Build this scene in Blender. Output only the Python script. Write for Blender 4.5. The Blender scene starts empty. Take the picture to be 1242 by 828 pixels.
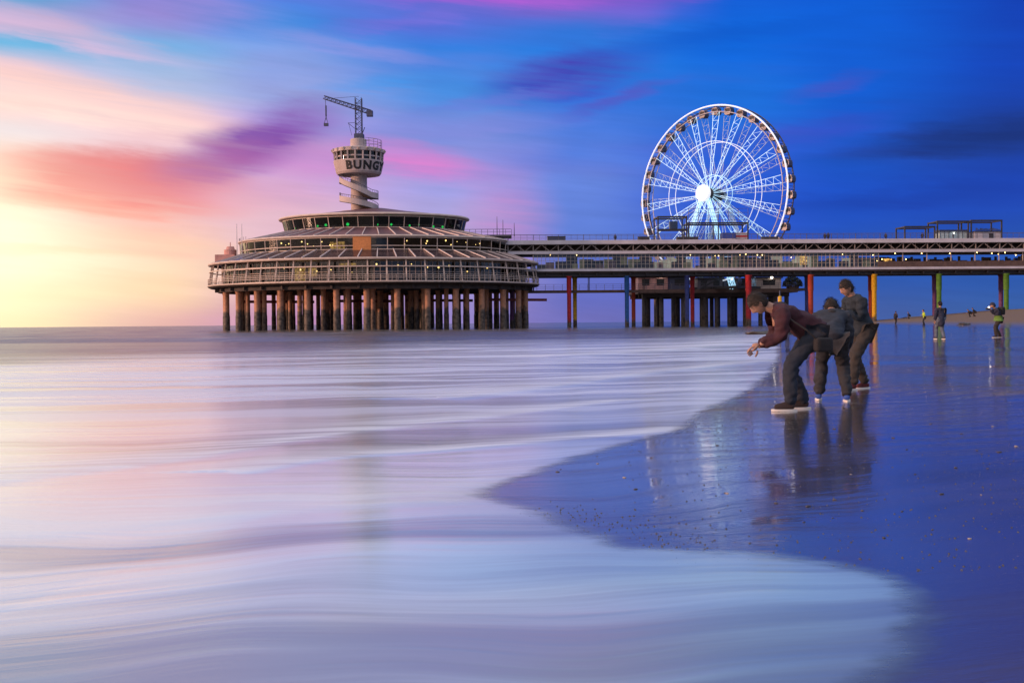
import bpy, bmesh, math, random
import numpy as np
from mathutils import Vector, Matrix, noise as mnoise
random.seed(7); np.random.seed(7)
R = math.radians; PI = math.pi
scn = bpy.context.scene
COL = scn.collection

# ------------------------------------------------------------------ camera
W0, H0, FPX = 1242.0, 828.0, 1300.0
cam_d = bpy.data.cameras.new('camera'); cam = bpy.data.objects.new('camera', cam_d); COL.objects.link(cam)
cam_d.sensor_width = 36.0; cam_d.lens = FPX / W0 * 36.0
cam_d.clip_start = 0.1; cam_d.clip_end = 30000
CAM = Vector((0, 0, 1.1)); ROLL = R(-0.5)
rot = Matrix.Rotation(R(90 - 0.99), 3, 'X') @ Matrix.Rotation(ROLL, 3, 'Z')
cam.matrix_world = Matrix.Translation(CAM) @ rot.to_4x4()
scn.camera = cam
def ray(x, y): return rot @ Vector(((x - W0/2)/FPX, (H0/2 - y)/FPX, -1.0))
def at(x, y, Y):
    d = ray(x, y); return CAM + d * (Y / d.y)
def ground(x, y, z=0.05):
    d = ray(x, y); return CAM + d * ((z - CAM.z) / d.z)

# ------------------------------------------------------------------ materials
def lin(c):
    f = lambda v: v/12.92 if v <= .04045 else ((v+.055)/1.055)**2.4
    return tuple(f(v/255.0) for v in c) + (1.0,)
def mat(name, col, rough=.6, metal=0.0, var=.25, scale=1.5, bump=0.0, emit=0.0, emit_col=None, spec=.5):
    m = bpy.data.materials.new(name); m.use_nodes = True
    nt = m.node_tree; b = nt.nodes['Principled BSDF']
    b.inputs['Roughness'].default_value = rough; b.inputs['Metallic'].default_value = metal
    b.inputs['Specular IOR Level'].default_value = spec
    c = tuple(col[:3]) + (1.0,)
    tc = nt.nodes.new('ShaderNodeNewGeometry')
    n = nt.nodes.new('ShaderNodeTexNoise'); n.inputs['Scale'].default_value = scale; n.inputs['Detail'].default_value = 5
    nt.links.new(tc.outputs['Position'], n.inputs['Vector'])
    r = nt.nodes.new('ShaderNodeValToRGB')
    r.color_ramp.elements[0].position = .3; r.color_ramp.elements[1].position = .7
    r.color_ramp.elements[0].color = tuple(v*(1-var) for v in c[:3]) + (1,)
    r.color_ramp.elements[1].color = tuple(min(1, v*(1+var*.6)) for v in c[:3]) + (1,)
    nt.links.new(n.outputs['Fac'], r.inputs['Fac']); nt.links.new(r.outputs['Color'], b.inputs['Base Color'])
    if bump:
        bp = nt.nodes.new('ShaderNodeBump'); bp.inputs['Strength'].default_value = bump
        nt.links.new(n.outputs['Fac'], bp.inputs['Height']); nt.links.new(bp.outputs['Normal'], b.inputs['Normal'])
    if emit:
        b.inputs['Emission Color'].default_value = tuple((emit_col or col)[:3]) + (1.0,)
        b.inputs['Emission Strength'].default_value = emit
    return m
def glass(name, tint, thru=.6):
    m = bpy.data.materials.new(name); m.use_nodes = True; nt = m.node_tree
    nt.nodes.remove(nt.nodes['Principled BSDF']); out = nt.nodes['Material Output']
    t = nt.nodes.new('ShaderNodeBsdfTransparent'); t.inputs['Color'].default_value = tuple(v*thru for v in tint) + (1,)
    g = nt.nodes.new('ShaderNodeBsdfGlossy'); g.inputs['Roughness'].default_value = .03
    f = nt.nodes.new('ShaderNodeFresnel'); f.inputs['IOR'].default_value = 1.5
    mx = nt.nodes.new('ShaderNodeMixShader')
    nt.links.new(f.outputs[0], mx.inputs[0]); nt.links.new(t.outputs[0], mx.inputs[1]); nt.links.new(g.outputs[0], mx.inputs[2])
    nt.links.new(mx.outputs[0], out.inputs[0]); return m
M = {}
M['cream'] = mat('cream_painted_steel', (.54,.44,.39), .5, var=.18, scale=.8)
M['white'] = mat('white_painted_steel', (.50,.48,.54), .45, var=.15, scale=.6)
M['tower'] = mat('tower_concrete', (.44,.37,.37), .7, var=.2, scale=.5, bump=.1)
M['roof'] = mat('mauve_roof_felt', (.14,.07,.085), .6, var=.25, scale=.3)
M['slope'] = mat('sloping_glass_roof', (.055,.03,.033), .22, var=.35, scale=.5)
M['rib'] = mat('pale_roof_rib', (.60,.50,.49), .5, var=.1)
M['dark'] = mat('dark_steel', (.025,.025,.032), .5, var=.3)
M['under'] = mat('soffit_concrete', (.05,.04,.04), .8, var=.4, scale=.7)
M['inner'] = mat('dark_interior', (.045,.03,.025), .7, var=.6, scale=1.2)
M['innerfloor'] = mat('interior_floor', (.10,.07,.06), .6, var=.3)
M['orange'] = mat('orange_timber_panel', (.55,.22,.07), .55, var=.2, scale=3)
M['pinkwall'] = mat('pink_render', (.5,.26,.24), .7, var=.25, scale=1.2)
M['glass'] = glass('window_glass', (.75,.78,.80), .62)
M['clear'] = glass('clear_glass', (.9,.95,1), .9)
M['warm'] = mat('warm_bulb', (1,.7,.3), emit=11, emit_col=(1,.62,.2))
M['warmroom'] = mat('warm_lit_room', (.9,.6,.2), emit=1.5, emit_col=(1,.55,.10), var=.6, scale=2.5)
for n_ in [M['warmroom'].node_tree]:
    b_ = n_.nodes['Principled BSDF']; r_ = [k for k in n_.nodes if k.type == 'VALTORGB'][0]; nz = [k for k in n_.nodes if k.type == 'TEX_NOISE'][0]
    r2_ = n_.nodes.new('ShaderNodeValToRGB'); r2_.color_ramp.elements[0].position = .36; r2_.color_ramp.elements[1].position = .62; r2_.color_ramp.elements[0].color = (.10,.03,.004,1); r2_.color_ramp.elements[1].color = (1,.56,.13,1)
    n_.links.new(nz.outputs['Fac'], r2_.inputs['Fac']); n_.links.new(r2_.outputs['Color'], b_.inputs['Emission Color'])
M['green'] = mat('green_lamp', (.05,.8,.2), emit=2.6, emit_col=(.02,1,.15))
M['flood'] = mat('white_floodlight', (1,.95,.85), emit=8, emit_col=(1,.9,.75))
M['led'] = mat('white_led_tube', (.6,.7,.85), emit=.55, emit_col=(.78,.86,1))
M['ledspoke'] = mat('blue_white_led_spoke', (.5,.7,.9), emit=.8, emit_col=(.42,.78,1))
M['spokedim'] = mat('dim_glow_spoke_steel', (.35,.45,.6), .5, emit=.16, emit_col=(.35,.7,1))  # back spokes and legs: faint blue glow put into the steel itself
M['ledhub'] = mat('glowing_hub', (.9,.95,1), emit=.6, emit_col=(.86,.92,1), var=.05)
M['gondola'] = mat('gondola_shell', (.05,.06,.11), .35, var=.2)
M['railing'] = mat('railing_steel', (.10,.09,.12), .5, var=.2)
M['black'] = mat('black_lettering', (.012,.012,.016), .6, var=.1)
M['crane'] = mat('blue_grey_crane_steel', (.045,.06,.13), .5, var=.3)
M['bluepaint'] = mat('blue_paint', (.02,.07,.4), .5)
M['redpaint'] = mat('red_paint', (.5,.03,.03), .5)
M['darkred'] = mat('dark_red_boards', (.2,.03,.03), .6)
M['olive'] = mat('olive_backlit_panel', (.30,.28,.13), .6, var=.35, scale=1.1, emit=.10, emit_col=(.55,.48,.2))
M['creampanel'] = mat('cream_lit_panel', (.7,.65,.5), .6, var=.5, scale=1.6, emit=.28, emit_col=(1,.9,.65))
M['brown'] = mat('brown_parapet', (.10,.06,.05), .7, var=.3)
def pillar_mat(name, col, tide=3.0, mussel=True):
    m = bpy.data.materials.new(name); m.use_nodes = True; nt = m.node_tree; L = nt.links
    b = nt.nodes['Principled BSDF']; b.inputs['Roughness'].default_value = .65
    g = nt.nodes.new('ShaderNodeNewGeometry'); s = nt.nodes.new('ShaderNodeSeparateXYZ'); L.new(g.outputs['Position'], s.inputs[0])
    n = nt.nodes.new('ShaderNodeTexNoise'); n.inputs['Scale'].default_value = 1.1; n.inputs['Detail'].default_value = 6
    L.new(g.outputs['Position'], n.inputs['Vector'])
    ma = nt.nodes.new('ShaderNodeMath'); ma.operation = 'MULTIPLY_ADD'; ma.inputs[1].default_value = -3.4; L.new(n.outputs['Fac'], ma.inputs[0]); L.new(s.outputs['Z'], ma.inputs[2])
    mr = nt.nodes.new('ShaderNodeMapRange'); mr.inputs['From Min'].default_value = tide-2.1; mr.inputs['From Max'].default_value = tide-1.5
    L.new(ma.outputs[0], mr.inputs['Value'])
    n2 = nt.nodes.new('ShaderNodeTexNoise'); n2.inputs['Scale'].default_value = 2.2; n2.inputs['Detail'].default_value = 4; L.new(g.outputs['Position'], n2.inputs['Vector'])
    r1 = nt.nodes.new('ShaderNodeValToRGB'); r1.color_ramp.elements[0].position=.35; r1.color_ramp.elements[1].position=.65
    r1.color_ramp.elements[0].color = (.02,.016,.015,1); r1.color_ramp.elements[1].color = (.13,.10,.08,1); L.new(n2.outputs['Fac'], r1.inputs['Fac'])
    r2 = nt.nodes.new('ShaderNodeValToRGB'); r2.color_ramp.elements[0].position=.3; r2.color_ramp.elements[1].position=.7
    r2.color_ramp.elements[0].color = tuple(v*.7 for v in col)+(1,); r2.color_ramp.elements[1].color = tuple(min(1,v*1.1) for v in col)+(1,); L.new(n2.outputs['Fac'], r2.inputs['Fac'])
    mx = nt.nodes.new('ShaderNodeMix'); mx.data_type='RGBA'; L.new(mr.outputs[0], mx.inputs['Factor']); L.new(r1.outputs[0], mx.inputs['A']); L.new(r2.outputs[0], mx.inputs['B'])
    L.new(mx.outputs['Result'], b.inputs['Base Color'])
    bp = nt.nodes.new('ShaderNodeBump'); bp.inputs['Strength'].default_value=.35; L.new(n2.outputs['Fac'], bp.inputs['Height']); L.new(bp.outputs[0], b.inputs['Normal'])
    return m
M['pile'] = pillar_mat('tidal_concrete_pile', (.50,.25,.15), 3.8)
M['darkpile'] = pillar_mat('dark_concrete_pile', (.10,.09,.10), 2.6)

# ------------------------------------------------------------------ mesh helpers
class MB:
    def __init__(s): s.v = []; s.f = []
    def add(s, vs, fs):
        o = len(s.v); s.v += [tuple(v) for v in vs]; s.f += [tuple(i+o for i in f) for f in fs]; return s
    def box(s, x0, x1, y0, y1, z0, z1):
        return s.add([(x0,y0,z0),(x1,y0,z0),(x1,y1,z0),(x0,y1,z0),(x0,y0,z1),(x1,y0,z1),(x1,y1,z1),(x0,y1,z1)],
                     [(0,3,2,1),(4,5,6,7),(0,1,5,4),(1,2,6,5),(2,3,7,6),(3,0,4,7)])
    def bar(s, a, b, w, h=None, up=(0,0,1)):
        a = Vector(a); b = Vector(b); h = h or w; d = (b-a)
        if d.length < 1e-6: return s
        d.normalize(); u = Vector(up)
        if abs(d.dot(u)) > .98: u = Vector((0,1,0))
        sx = d.cross(u).normalized(); uz = sx.cross(d).normalized()
        vs = []
        for p in (a, b):
            for i, j in ((-1,-1),(1,-1),(1,1),(-1,1)): vs.append(p + sx*(i*w/2) + uz*(j*h/2))
        return s.add(vs, [(0,1,2,3),(7,6,5,4),(0,4,5,1),(1,5,6,2),(2,6,7,3),(3,7,4,0)])
    def tube(s, pts, r, n=8, closed=False):
        pts = [Vector(p) for p in pts]; N = len(pts)
        rr = r if isinstance(r, (list, tuple)) else [r]*N
        vs = []
        for i, p in enumerate(pts):
            q0 = pts[(i-1) % N] if (closed or i > 0) else p; q1 = pts[(i+1) % N] if (closed or i < N-1) else p
            d = (q1-q0).normalized(); u = Vector((0,0,1))
            if abs(d.dot(u)) > .95: u = Vector((0,1,0))
            sx = d.cross(u).normalized(); uz = sx.cross(d).normalized()
            for k in range(n):
                a = 2*PI*k/n; vs.append(p + sx*(math.cos(a)*rr[i]) + uz*(math.sin(a)*rr[i]))
        fs = []
        for i in range(N if closed else N-1):
            j = (i+1) % N
            for k in range(n):
                k2 = (k+1) % n; fs.append((i*n+k, j*n+k, j*n+k2, i*n+k2))
        if not closed: fs += [tuple(range(n)), tuple(range((N-1)*n, N*n))[::-1]]
        return s.add(vs, fs)
    def lathe(s, prof, n=48, c=(0,0), sy=1.0, a0=0, a1=2*PI):
        full = abs(a1-a0-2*PI) < 1e-6; k = n if full else n+1
        vs = []; fs = []
        for (r, z) in prof:
            for i in range(k):
                a = a0 + (a1-a0)*i/n; vs.append((c[0]+r*math.sin(a), c[1]-r*sy*math.cos(a), z))
        for j in range(len(prof)-1):
            for i in range(n):
                i2 = (i+1) % k; fs.append((j*k+i, j*k+i2, (j+1)*k+i2, (j+1)*k+i))
        return s.add(vs, fs)
    def build(s, name, m, parent=None, smooth=False, loc=None):
        me = bpy.data.meshes.new(name); me.from_pydata(s.v, [], s.f); me.update()
        if smooth: me.shade_smooth()
        o = bpy.data.objects.new(name, me); COL.objects.link(o); me.materials.append(m)
        if parent: o.parent = parent
        if loc: o.location = loc
        return o
def tag(o, label=None, cat=None, group=None, kind=None):
    if label: o['label'] = label
    if cat: o['category'] = cat
    if group: o['group'] = group
    if kind: o['kind'] = kind
    return o
def empty(name, loc, rz=0, label=None, cat=None, group=None):
    o = bpy.data.objects.new(name, None); COL.objects.link(o); o.location = loc; o.rotation_euler = (0,0,rz); o.empty_display_size = .2
    return tag(o, label, cat, group)
def dup(o, parent, loc=None, rz=None):
    c = o.copy(); COL.objects.link(c); c.parent = parent
    if loc is not None: c.location = loc
    if rz is not None: c.rotation_euler = (0,0,rz)
    return c

# ------------------------------------------------------------------ world: sunset sky by direction
SUN_AZ, SUN_EL = -106.0, 8.0
wd = bpy.data.worlds.new('World'); scn.world = wd; wd.use_nodes = True
nt = wd.node_tree; L = nt.links; bg = nt.nodes['Background']
def nmath(op, a, b=None, c=None, clamp=False):
    n = nt.nodes.new('ShaderNodeMath'); n.operation = op; n.use_clamp = clamp
    for i, v in enumerate((a, b, c)):
        if v is None: continue
        if isinstance(v, (int, float)): n.inputs[i].default_value = v
        else: L.new(v, n.inputs[i])
    return n.outputs[0]
def smooth(v, a, b):
    n = nt.nodes.new('ShaderNodeMapRange'); n.interpolation_type = 'SMOOTHSTEP'
    n.inputs['From Min'].default_value = a; n.inputs['From Max'].default_value = b; L.new(v, n.inputs['Value']); return n.outputs[0]
def mixc(f, a, b, blend='MIX'):
    n = nt.nodes.new('ShaderNodeMix'); n.data_type = 'RGBA'; n.blend_type = blend
    for k, v in (('Factor', f), ('A', a), ('B', b)):
        if isinstance(v, (int, float)): n.inputs[k].default_value = v
        elif isinstance(v, tuple): n.inputs[k].default_value = v
        else: L.new(v, n.inputs[k])
    return n.outputs['Result']
tc = nt.nodes.new('ShaderNodeTexCoord'); sep = nt.nodes.new('ShaderNodeSeparateXYZ'); L.new(tc.outputs['Generated'], sep.inputs[0])
az = nmath('MULTIPLY', nmath('ARCTAN2', sep.outputs['X'], sep.outputs['Y']), 180/PI)
el = nmath('MULTIPLY', nmath('ARCSINE', sep.outputs['Z']), 180/PI)
def sky_noise(sa, se, seed, scale=1.0, detail=3, rough=.5):
    cb = nt.nodes.new('ShaderNodeCombineXYZ')
    L.new(nmath('MULTIPLY', az, sa), cb.inputs[0]); L.new(nmath('MULTIPLY_ADD', az, se*.10, nmath('MULTIPLY', el, se)), cb.inputs[1]); cb.inputs[2].default_value = seed
    n = nt.nodes.new('ShaderNodeTexNoise'); n.inputs['Scale'].default_value = scale; n.inputs['Detail'].default_value = detail; n.inputs['Roughness'].default_value = rough
    L.new(cb.outputs[0], n.inputs['Vector']); return n.outputs['Fac']
n1 = sky_noise(.05, .20, 3.1); n2 = sky_noise(.06, .16, 11.7); n3 = sky_noise(.10, .9, 21.3, 1.0, 4, .55); n4 = sky_noise(.045, .34, 5.2, 1, 3)
hor_fade = smooth(el, 0.0, 5.0)
elw = nmath('ADD', el, nmath('MULTIPLY', hor_fade, nmath('ADD', nmath('MULTIPLY_ADD', n1, 1.2, -.6), nmath('MULTIPLY_ADD', n3, .8, -.4))))
azw = nmath('ADD', az, nmath('ADD', nmath('MULTIPLY_ADD', n2, 3.0, -1.5), nmath('MULTIPLY_ADD', n3, 2.4, -1.2)))
EY = lambda y: (393-y)/22.6
ANCH = [
 (-25.5, [(395,(246,206,146)),(365,(255,230,178)),(330,(255,246,212)),(275,(255,248,224)),(238,(254,226,200)),(210,(250,212,200)),(182,(226,214,228)),(150,(250,208,207)),(115,(215,195,222)),(88,(95,178,226)),(68,(200,178,214)),(35,(62,166,220)),(0,(100,150,225)),(-60,(80,130,215))]),
 (-18.0, [(395,(215,150,158)),(350,(248,205,168)),(305,(250,215,188)),(262,(246,190,192)),(222,(238,172,188)),(198,(228,186,204)),(168,(250,204,212)),(122,(172,190,230)),(82,(120,175,228)),(48,(150,138,212)),(0,(110,130,222)),(-60,(90,120,215))]),
 (-12.0, [(395,(196,140,186)),(330,(222,174,188)),(260,(228,188,206)),(225,(214,168,212)),(192,(196,150,210)),(160,(168,155,222)),(130,(152,165,225)),(80,(125,160,230)),(40,(62,138,225)),(0,(95,118,220)),(-60,(80,110,210))]),
 (-3.0, [(395,(150,132,198)),(330,(160,148,208)),(270,(176,165,220)),(230,(160,158,226)),(202,(158,146,220)),(170,(122,142,220)),(120,(70,140,225)),(80,(40,128,225)),(30,(92,108,215)),(0,(102,104,215)),(-60,(80,95,205))]),
 (4.0, [(395,(112,112,188)),(360,(98,108,195)),(280,(94,126,216)),(230,(100,132,222)),(180,(78,122,220)),(130,(48,112,218)),(95,(34,122,224)),(55,(46,116,218)),(15,(132,94,200)),(0,(140,94,200)),(-60,(80,85,190))]),
 (12.0, [(395,(82,98,178)),(350,(45,84,185)),(260,(34,84,208)),(200,(34,92,214)),(140,(20,108,218)),(70,(0,100,220)),(0,(14,86,206)),(-60,(20,75,190))]),
 (18.0, [(395,(64,94,164)),(340,(34,84,175)),(260,(12,74,194)),(195,(10,80,196)),(120,(2,90,210)),(50,(0,90,212)),(0,(0,82,206)),(-60,(8,66,180))]),
 (25.5, [(395,(54,94,164)),(340,(30,84,174)),(255,(8,62,180)),(187,(14,52,144)),(120,(5,64,185)),(0,(5,57,176)),(-60,(6,48,150))]),
]
tt = nmath('DIVIDE', elw, 22.0, clamp=True)
col = None; prev = None
for a_, stops in ANCH:
    rp = nt.nodes.new('ShaderNodeValToRGB'); cr = rp.color_ramp; cr.interpolation = 'EASE'
    pts = sorted((max(0, EY(y)/22.0), lin(c)) for y, c in stops)
    while len(cr.elements) < len(pts): cr.elements.new(.5)
    for e, (p, c) in zip(cr.elements, pts): e.position = p
    for e, (p, c) in zip(cr.elements, pts): e.color = c
    L.new(tt, rp.inputs['Fac'])
    col = rp.outputs['Color'] if col is None else mixc(smooth(azw, prev, a_), col, rp.outputs['Color'])
    prev = a_
# separate wind-drawn clouds
n5 = sky_noise(.16, .8, 41.0, 1.0, 5, .6); n6 = sky_noise(.10, 1.9, 57.0, 1.0, 4, .6)
cv = nt.nodes.new('ShaderNodeCombineXYZ')
L.new(nmath('ADD', az, nmath('MULTIPLY_ADD', n2, 3.2, -1.6)), cv.inputs[0]); L.new(nmath('ADD', el, nmath('ADD', nmath('MULTIPLY_ADD', n5, 1.9, -.95), nmath('MULTIPLY_ADD', n6, .7, -.35))), cv.inputs[1])
wisp = nmath('MULTIPLY_ADD', smooth(n6, .30, .70), .45, .65)
def cloud(x, y, hw, hh, rdeg, rgb, k):
    mp = nt.nodes.new('ShaderNodeMapping'); mp.vector_type = 'TEXTURE'
    mp.inputs['Location'].default_value = (math.degrees(math.atan((x-621)/1300)), (397.9-.0087*x-y)/22.6, 0)
    mp.inputs['Rotation'].default_value = (0, 0, R(rdeg)); mp.inputs['Scale'].default_value = (hw/22.6, hh/22.6, 1); L.new(cv.outputs[0], mp.inputs['Vector'])
    ln = nt.nodes.new('ShaderNodeVectorMath'); ln.operation = 'LENGTH'; L.new(mp.outputs[0], ln.inputs[0])
    f = nt.nodes.new('ShaderNodeMapRange'); f.interpolation_type = 'SMOOTHSTEP'; f.inputs['From Min'].default_value = 1.3; f.inputs['From Max'].default_value = .15; f.inputs['To Max'].default_value = k
    L.new(ln.outputs['Value'], f.inputs['Value'])
    return mixc(nmath('MULTIPLY', f.outputs[0], wisp, clamp=True), col, lin(rgb))
for args in [(60,255,150,16,-8,(255,250,222),.7), (90,140,250,24,-10,(253,208,204),.85), (50,76,170,15,-9,(212,182,216),.9), (225,24,140,22,-8,(152,138,214),.6),
             (110,160,190,14,-9,(255,224,216),.6), (45,312,150,26,-2,(255,250,222),.7), (150,240,150,38,-4,(230,82,104),1.25), (200,222,110,20,-5,(206,96,130),.95), (120,262,120,16,-5,(244,124,122),.8), (300,240,150,20,-4,(226,170,196),.6), (90,312,120,10,0,(250,206,165),.55), (180,300,110,26,-3,(240,150,140),.5),
             (160,222,120,30,-5,(222,78,108),1.0), (322,182,100,36,20,(132,80,172),1.1), (270,206,80,22,8,(178,92,160),.7), (400,205,80,20,0,(206,138,205),.6), (508,200,95,22,-10,(226,124,202),.72), (622,266,60,60,0,(205,134,196),.5),
             (690,100,105,28,10,(62,66,182),1.05), (745,128,80,10,14,(84,84,192),.7), (640,8,170,18,2,(170,92,208),.85), (520,40,120,10,8,(120,110,215),.6), (430,70,110,10,-8,(150,150,225),.5), (600,130,120,9,10,(110,120,214),.5), (820,10,120,12,3,(120,80,200),.6), (880,215,90,9,6,(70,80,200),.45), (765,32,50,24,0,(120,96,208),.5), (560,160,150,16,4,(130,132,214),.5),
             (1012,122,60,12,8,(66,76,186),.6), (1190,190,170,20,3,(8,40,118),.9), (900,60,160,14,5,(0,84,200),.6), (1120,250,180,16,2,(6,52,160),.6), (470,110,90,10,6,(50,150,235),.5), (980,170,120,14,6,(48,70,190),.5)]:
    col = cloud(*args)
# thin streaks of lit cloud
streak = smooth(n4, .52, .78); pinkc = mixc(smooth(azw, -26, 14), lin((255,178,170)), lin((120,84,190)))
tv = nmath('MULTIPLY_ADD', nmath('ADD', n6, n5), .22, .78); cbx = nt.nodes.new('ShaderNodeCombineXYZ')
for i_ in range(3): L.new(tv, cbx.inputs[i_])
col = mixc(1.0, col, cbx.outputs[0], 'MULTIPLY')
col = mixc(nmath('MULTIPLY', nmath('MULTIPLY', streak, .18), smooth(azw, 26, 6)), col, pinkc)
# glow round the hidden low sun, left of the frame
glow = nmath('MULTIPLY', smooth(nmath('ABSOLUTE', nmath('ADD', az, 36.0)), 26, 2), smooth(el, 16, 1))
col = mixc(nmath('MULTIPLY', glow, .75), col, (1.45, 1.22, .80, 1))
glow2 = nmath('MULTIPLY', smooth(nmath('ABSOLUTE', nmath('ADD', az, 50.0)), 23, 4), smooth(el, 22, 2))
col = mixc(nmath('MULTIPLY', glow2, .85), col, (3.6, 2.5, 1.5, 1))
# the rest of the sky dome, overhead and behind the camera
ab = nmath('ABSOLUTE', az)
back = mixc(smooth(az, -120, 60), (1.25,.92,.82,1), (.30,.38,.62,1))
col = mixc(smooth(ab, 50, 110), col, back)
col = mixc(smooth(el, 21, 60), col, ZEN if 'ZEN' in globals() else (1.0,1.03,1.10,1))
sky = nt.nodes.new('ShaderNodeTexSky'); sky.sky_type = 'NISHITA'; sky.sun_disc = False
sky.sun_elevation = R(SUN_EL); sky.sun_rotation = R(SUN_AZ)
col = mixc(.004, col, sky.outputs['Color'], 'ADD')
wd.cycles.sampling_method = 'MANUAL'; wd.cycles.sample_map_resolution = 384
L.new(col, bg.inputs['Color']); bg.inputs['Strength'].default_value = 1.0

sd = bpy.data.lights.new('sun', 'SUN'); so = bpy.data.objects.new('sun', sd); COL.objects.link(so)
sd.energy = 3.2; sd.color = (1.0, .52, .34); sd.angle = R(2.0)
sv = Vector((math.sin(R(SUN_AZ))*math.cos(R(SUN_EL)), math.cos(R(SUN_AZ))*math.cos(R(SUN_EL)), math.sin(R(SUN_EL))))
so.rotation_euler = sv.to_track_quat('Z', 'Y').to_euler(); so.location = (-60, -10, 40)
scn.view_settings.view_transform = 'Standard'; scn.view_settings.look = 'None'
scn.cycles.max_bounces = 5; scn.cycles.diffuse_bounces = 2; scn.cycles.glossy_bounces = 3; scn.cycles.transparent_max_bounces = 10
scn.cycles.use_adaptive_sampling = True; scn.cycles.adaptive_threshold = .015; scn.cycles.use_denoising = True
scn.view_settings.exposure = 0; scn.view_settings.gamma = 1
# ------------------------------------------------------------------ ground and sea on one polar grid
th = np.concatenate([np.arange(-180,-60,6.0), np.arange(-60,-33,1.5), np.arange(-33,33.01,.17), np.arange(34.5,60,1.5), np.arange(60,180,6.0)])
rad = [.3,.6,1.0,1.5,2.0,2.5]
while rad[-1] < 62: rad.append(rad[-1]*1.0052)
while rad[-1] < 12000: rad.append(rad[-1]*1.028)
rad = np.array(rad); NT, NR = len(th), len(rad)
TT, RR = np.meshgrid(np.radians(th), rad)
GX = (RR*np.sin(TT)).ravel(); GY = (RR*np.cos(TT)).ravel()
def interp(x, xs, ys): return np.interp(x, xs, ys)
def shore_u(X, Y):
    return X - .21*Y - .30*np.maximum(0, Y-215) + .0*X
def sand_z(X, Y):
    u = shore_u(X, Y)
    z = interp(u, [-400,-60,-25,-6,0,10,20,26,50,75,2000], [-6,-3,-.9,-.06,.03,.20,.46,.85,2.75,3.8,4.2])
    return z + .012*np.sin(X*.9+Y*.35)*np.sin(Y*.22+1)*np.clip((u+3)/6,0,1)
def chaikin(p, n=2):
    p = np.array(p, float)
    for _ in range(n):
        q = np.empty((2*len(p)-2, 2)); q[0::2] = .75*p[:-1]+.25*p[1:]; q[1::2] = .25*p[:-1]+.75*p[1:]
        p = np.vstack([p[:1], q, p[-1:]])
    return p
def gpts(px, z=.04): return [tuple(ground(x, y, z)[:2]) for x, y in px]
WL_PX = [(985,905),(1040,862),(1078,826),(1112,786),(1126,748),(1112,718),(1070,697),(1000,681),(950,674),(880,667),(800,662),(752,659),(735,650),(706,637),(664,618),(615,603),(572,595),(606,581),(668,560),(740,539),(826,521),(842,508),(852,497),(885,484),(915,470),(936,452),(946,432),(944,418),(938,408),(930,402)]
near = [(.15,-3),(.75,1.2)] + gpts(WL_PX)
far = [(44,172),(53,205),(70,236),(110,280),(220,400),(600,900),(3000,3600),(9000,9000)]
line = np.vstack([chaikin(near, 2), chaikin(far, 2)])
def seg_dist(X, Y, P, return_t=False):
    best = np.full(X.shape, 1e18)
    for (ax, ay), (bx, by) in zip(P[:-1], P[1:]):
        dx, dy = bx-ax, by-ay; l2 = dx*dx+dy*dy+1e-12
        t = np.clip(((X-ax)*dx+(Y-ay)*dy)/l2, 0, 1)
        best = np.minimum(best, (X-ax-t*dx)**2 + (Y-ay-t*dy)**2)
    return np.sqrt(best)
poly = np.vstack([line, [(9000,30000),(-30000,30000),(-30000,-30000),(-2,-30000),(-2,-8)]])
inside = np.zeros(GX.shape, bool)
for (ax, ay), (bx, by) in zip(poly, np.roll(poly, -1, 0)):
    c = (ay > GY) != (by > GY)
    with np.errstate(divide='ignore', invalid='ignore'):
        inside ^= c & (GX < (bx-ax)*(GY-ay)/(by-ay+1e-18) + ax)
DW = seg_dist(GX, GY, line); DW = np.where(inside, DW, -DW)
# ragged lace of the swash edge
rag = np.array([mnoise.noise((x*2.3, y*2.3, 1.7)) for x, y in zip(GX, GY)])
DWr = DW + rag*np.clip(.05 + .006*np.hypot(GX,GY), 0, .5)*.55
SZ = sand_z(GX, GY)
h = np.where(DWr > -.25, .014*(1-np.exp(-(DWr+.25)/1.2)), np.maximum(-.06, (DWr+.25)*.012))
# small bores running up the beach
RID = [
 ([(-60,583),(0,573),(150,556),(265,541),(400,519),(500,508),(640,494),(700,487),(745,482)], .004, .34),
 ([(300,562),(400,545),(520,539),(700,526),(800,519),(835,514)], .008, .24),
 ([(-60,640),(150,624),(300,607),(440,598),(540,595)], .004, .45),
 ([(560,478),(700,462),(760,453),(820,447),(935,438)], .03, .6),
 ([(600,880),(660,830),(740,795),(850,765),(960,745)], .0, .16),
 ([(430,735),(600,722),(780,700),(920,700)], .0, .16),
 ([(700,430),(800,424),(930,414)], .05, 1.6),
]
ridge = np.zeros(GX.shape); rh = np.zeros(GX.shape)
for px, hh, w in RID:
    P = chaikin(gpts(px, .06), 2); d = seg_dist(GX, GY, P)
    # side of the line: + is towards the camera
    yl = np.interp(GX, P[:,0], P[:,1]); s = (yl - GY)
    w_eff = np.where(s > 0, w*.45, w*2.2) if hh > 0 else w*1.4
    g = np.exp(-(d/w_eff)**2)
    rh += hh*g; ridge = np.maximum(ridge, g*(1.0 if hh > 0 else .42))
swell = np.zeros(GX.shape)
for k, (lam, amp, ph, sl) in enumerate([(11,.07,.3,.16),(17,.10,2.1,.08),(7.3,.04,4.0,.22),(29,.12,1.0,.1)]):
    swell += amp*np.sin(2*PI*(GY+sl*GX)/lam + ph + .9*np.sin(GX*.06+k))
sw = np.clip((GY-28)/60, 0, 1)*np.clip((-shore_u(GX,GY)-2)/14, 0, 1)*np.clip(1-(RR.ravel()-500)/1500, 0, 1)
SEA = np.where(DWr > 0, np.maximum(SZ + h, 0.0 - .0*SZ), SZ + h) + np.where(DWr > 0, rh*np.clip(DWr/.3,0,1) + swell*sw, 0)
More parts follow.
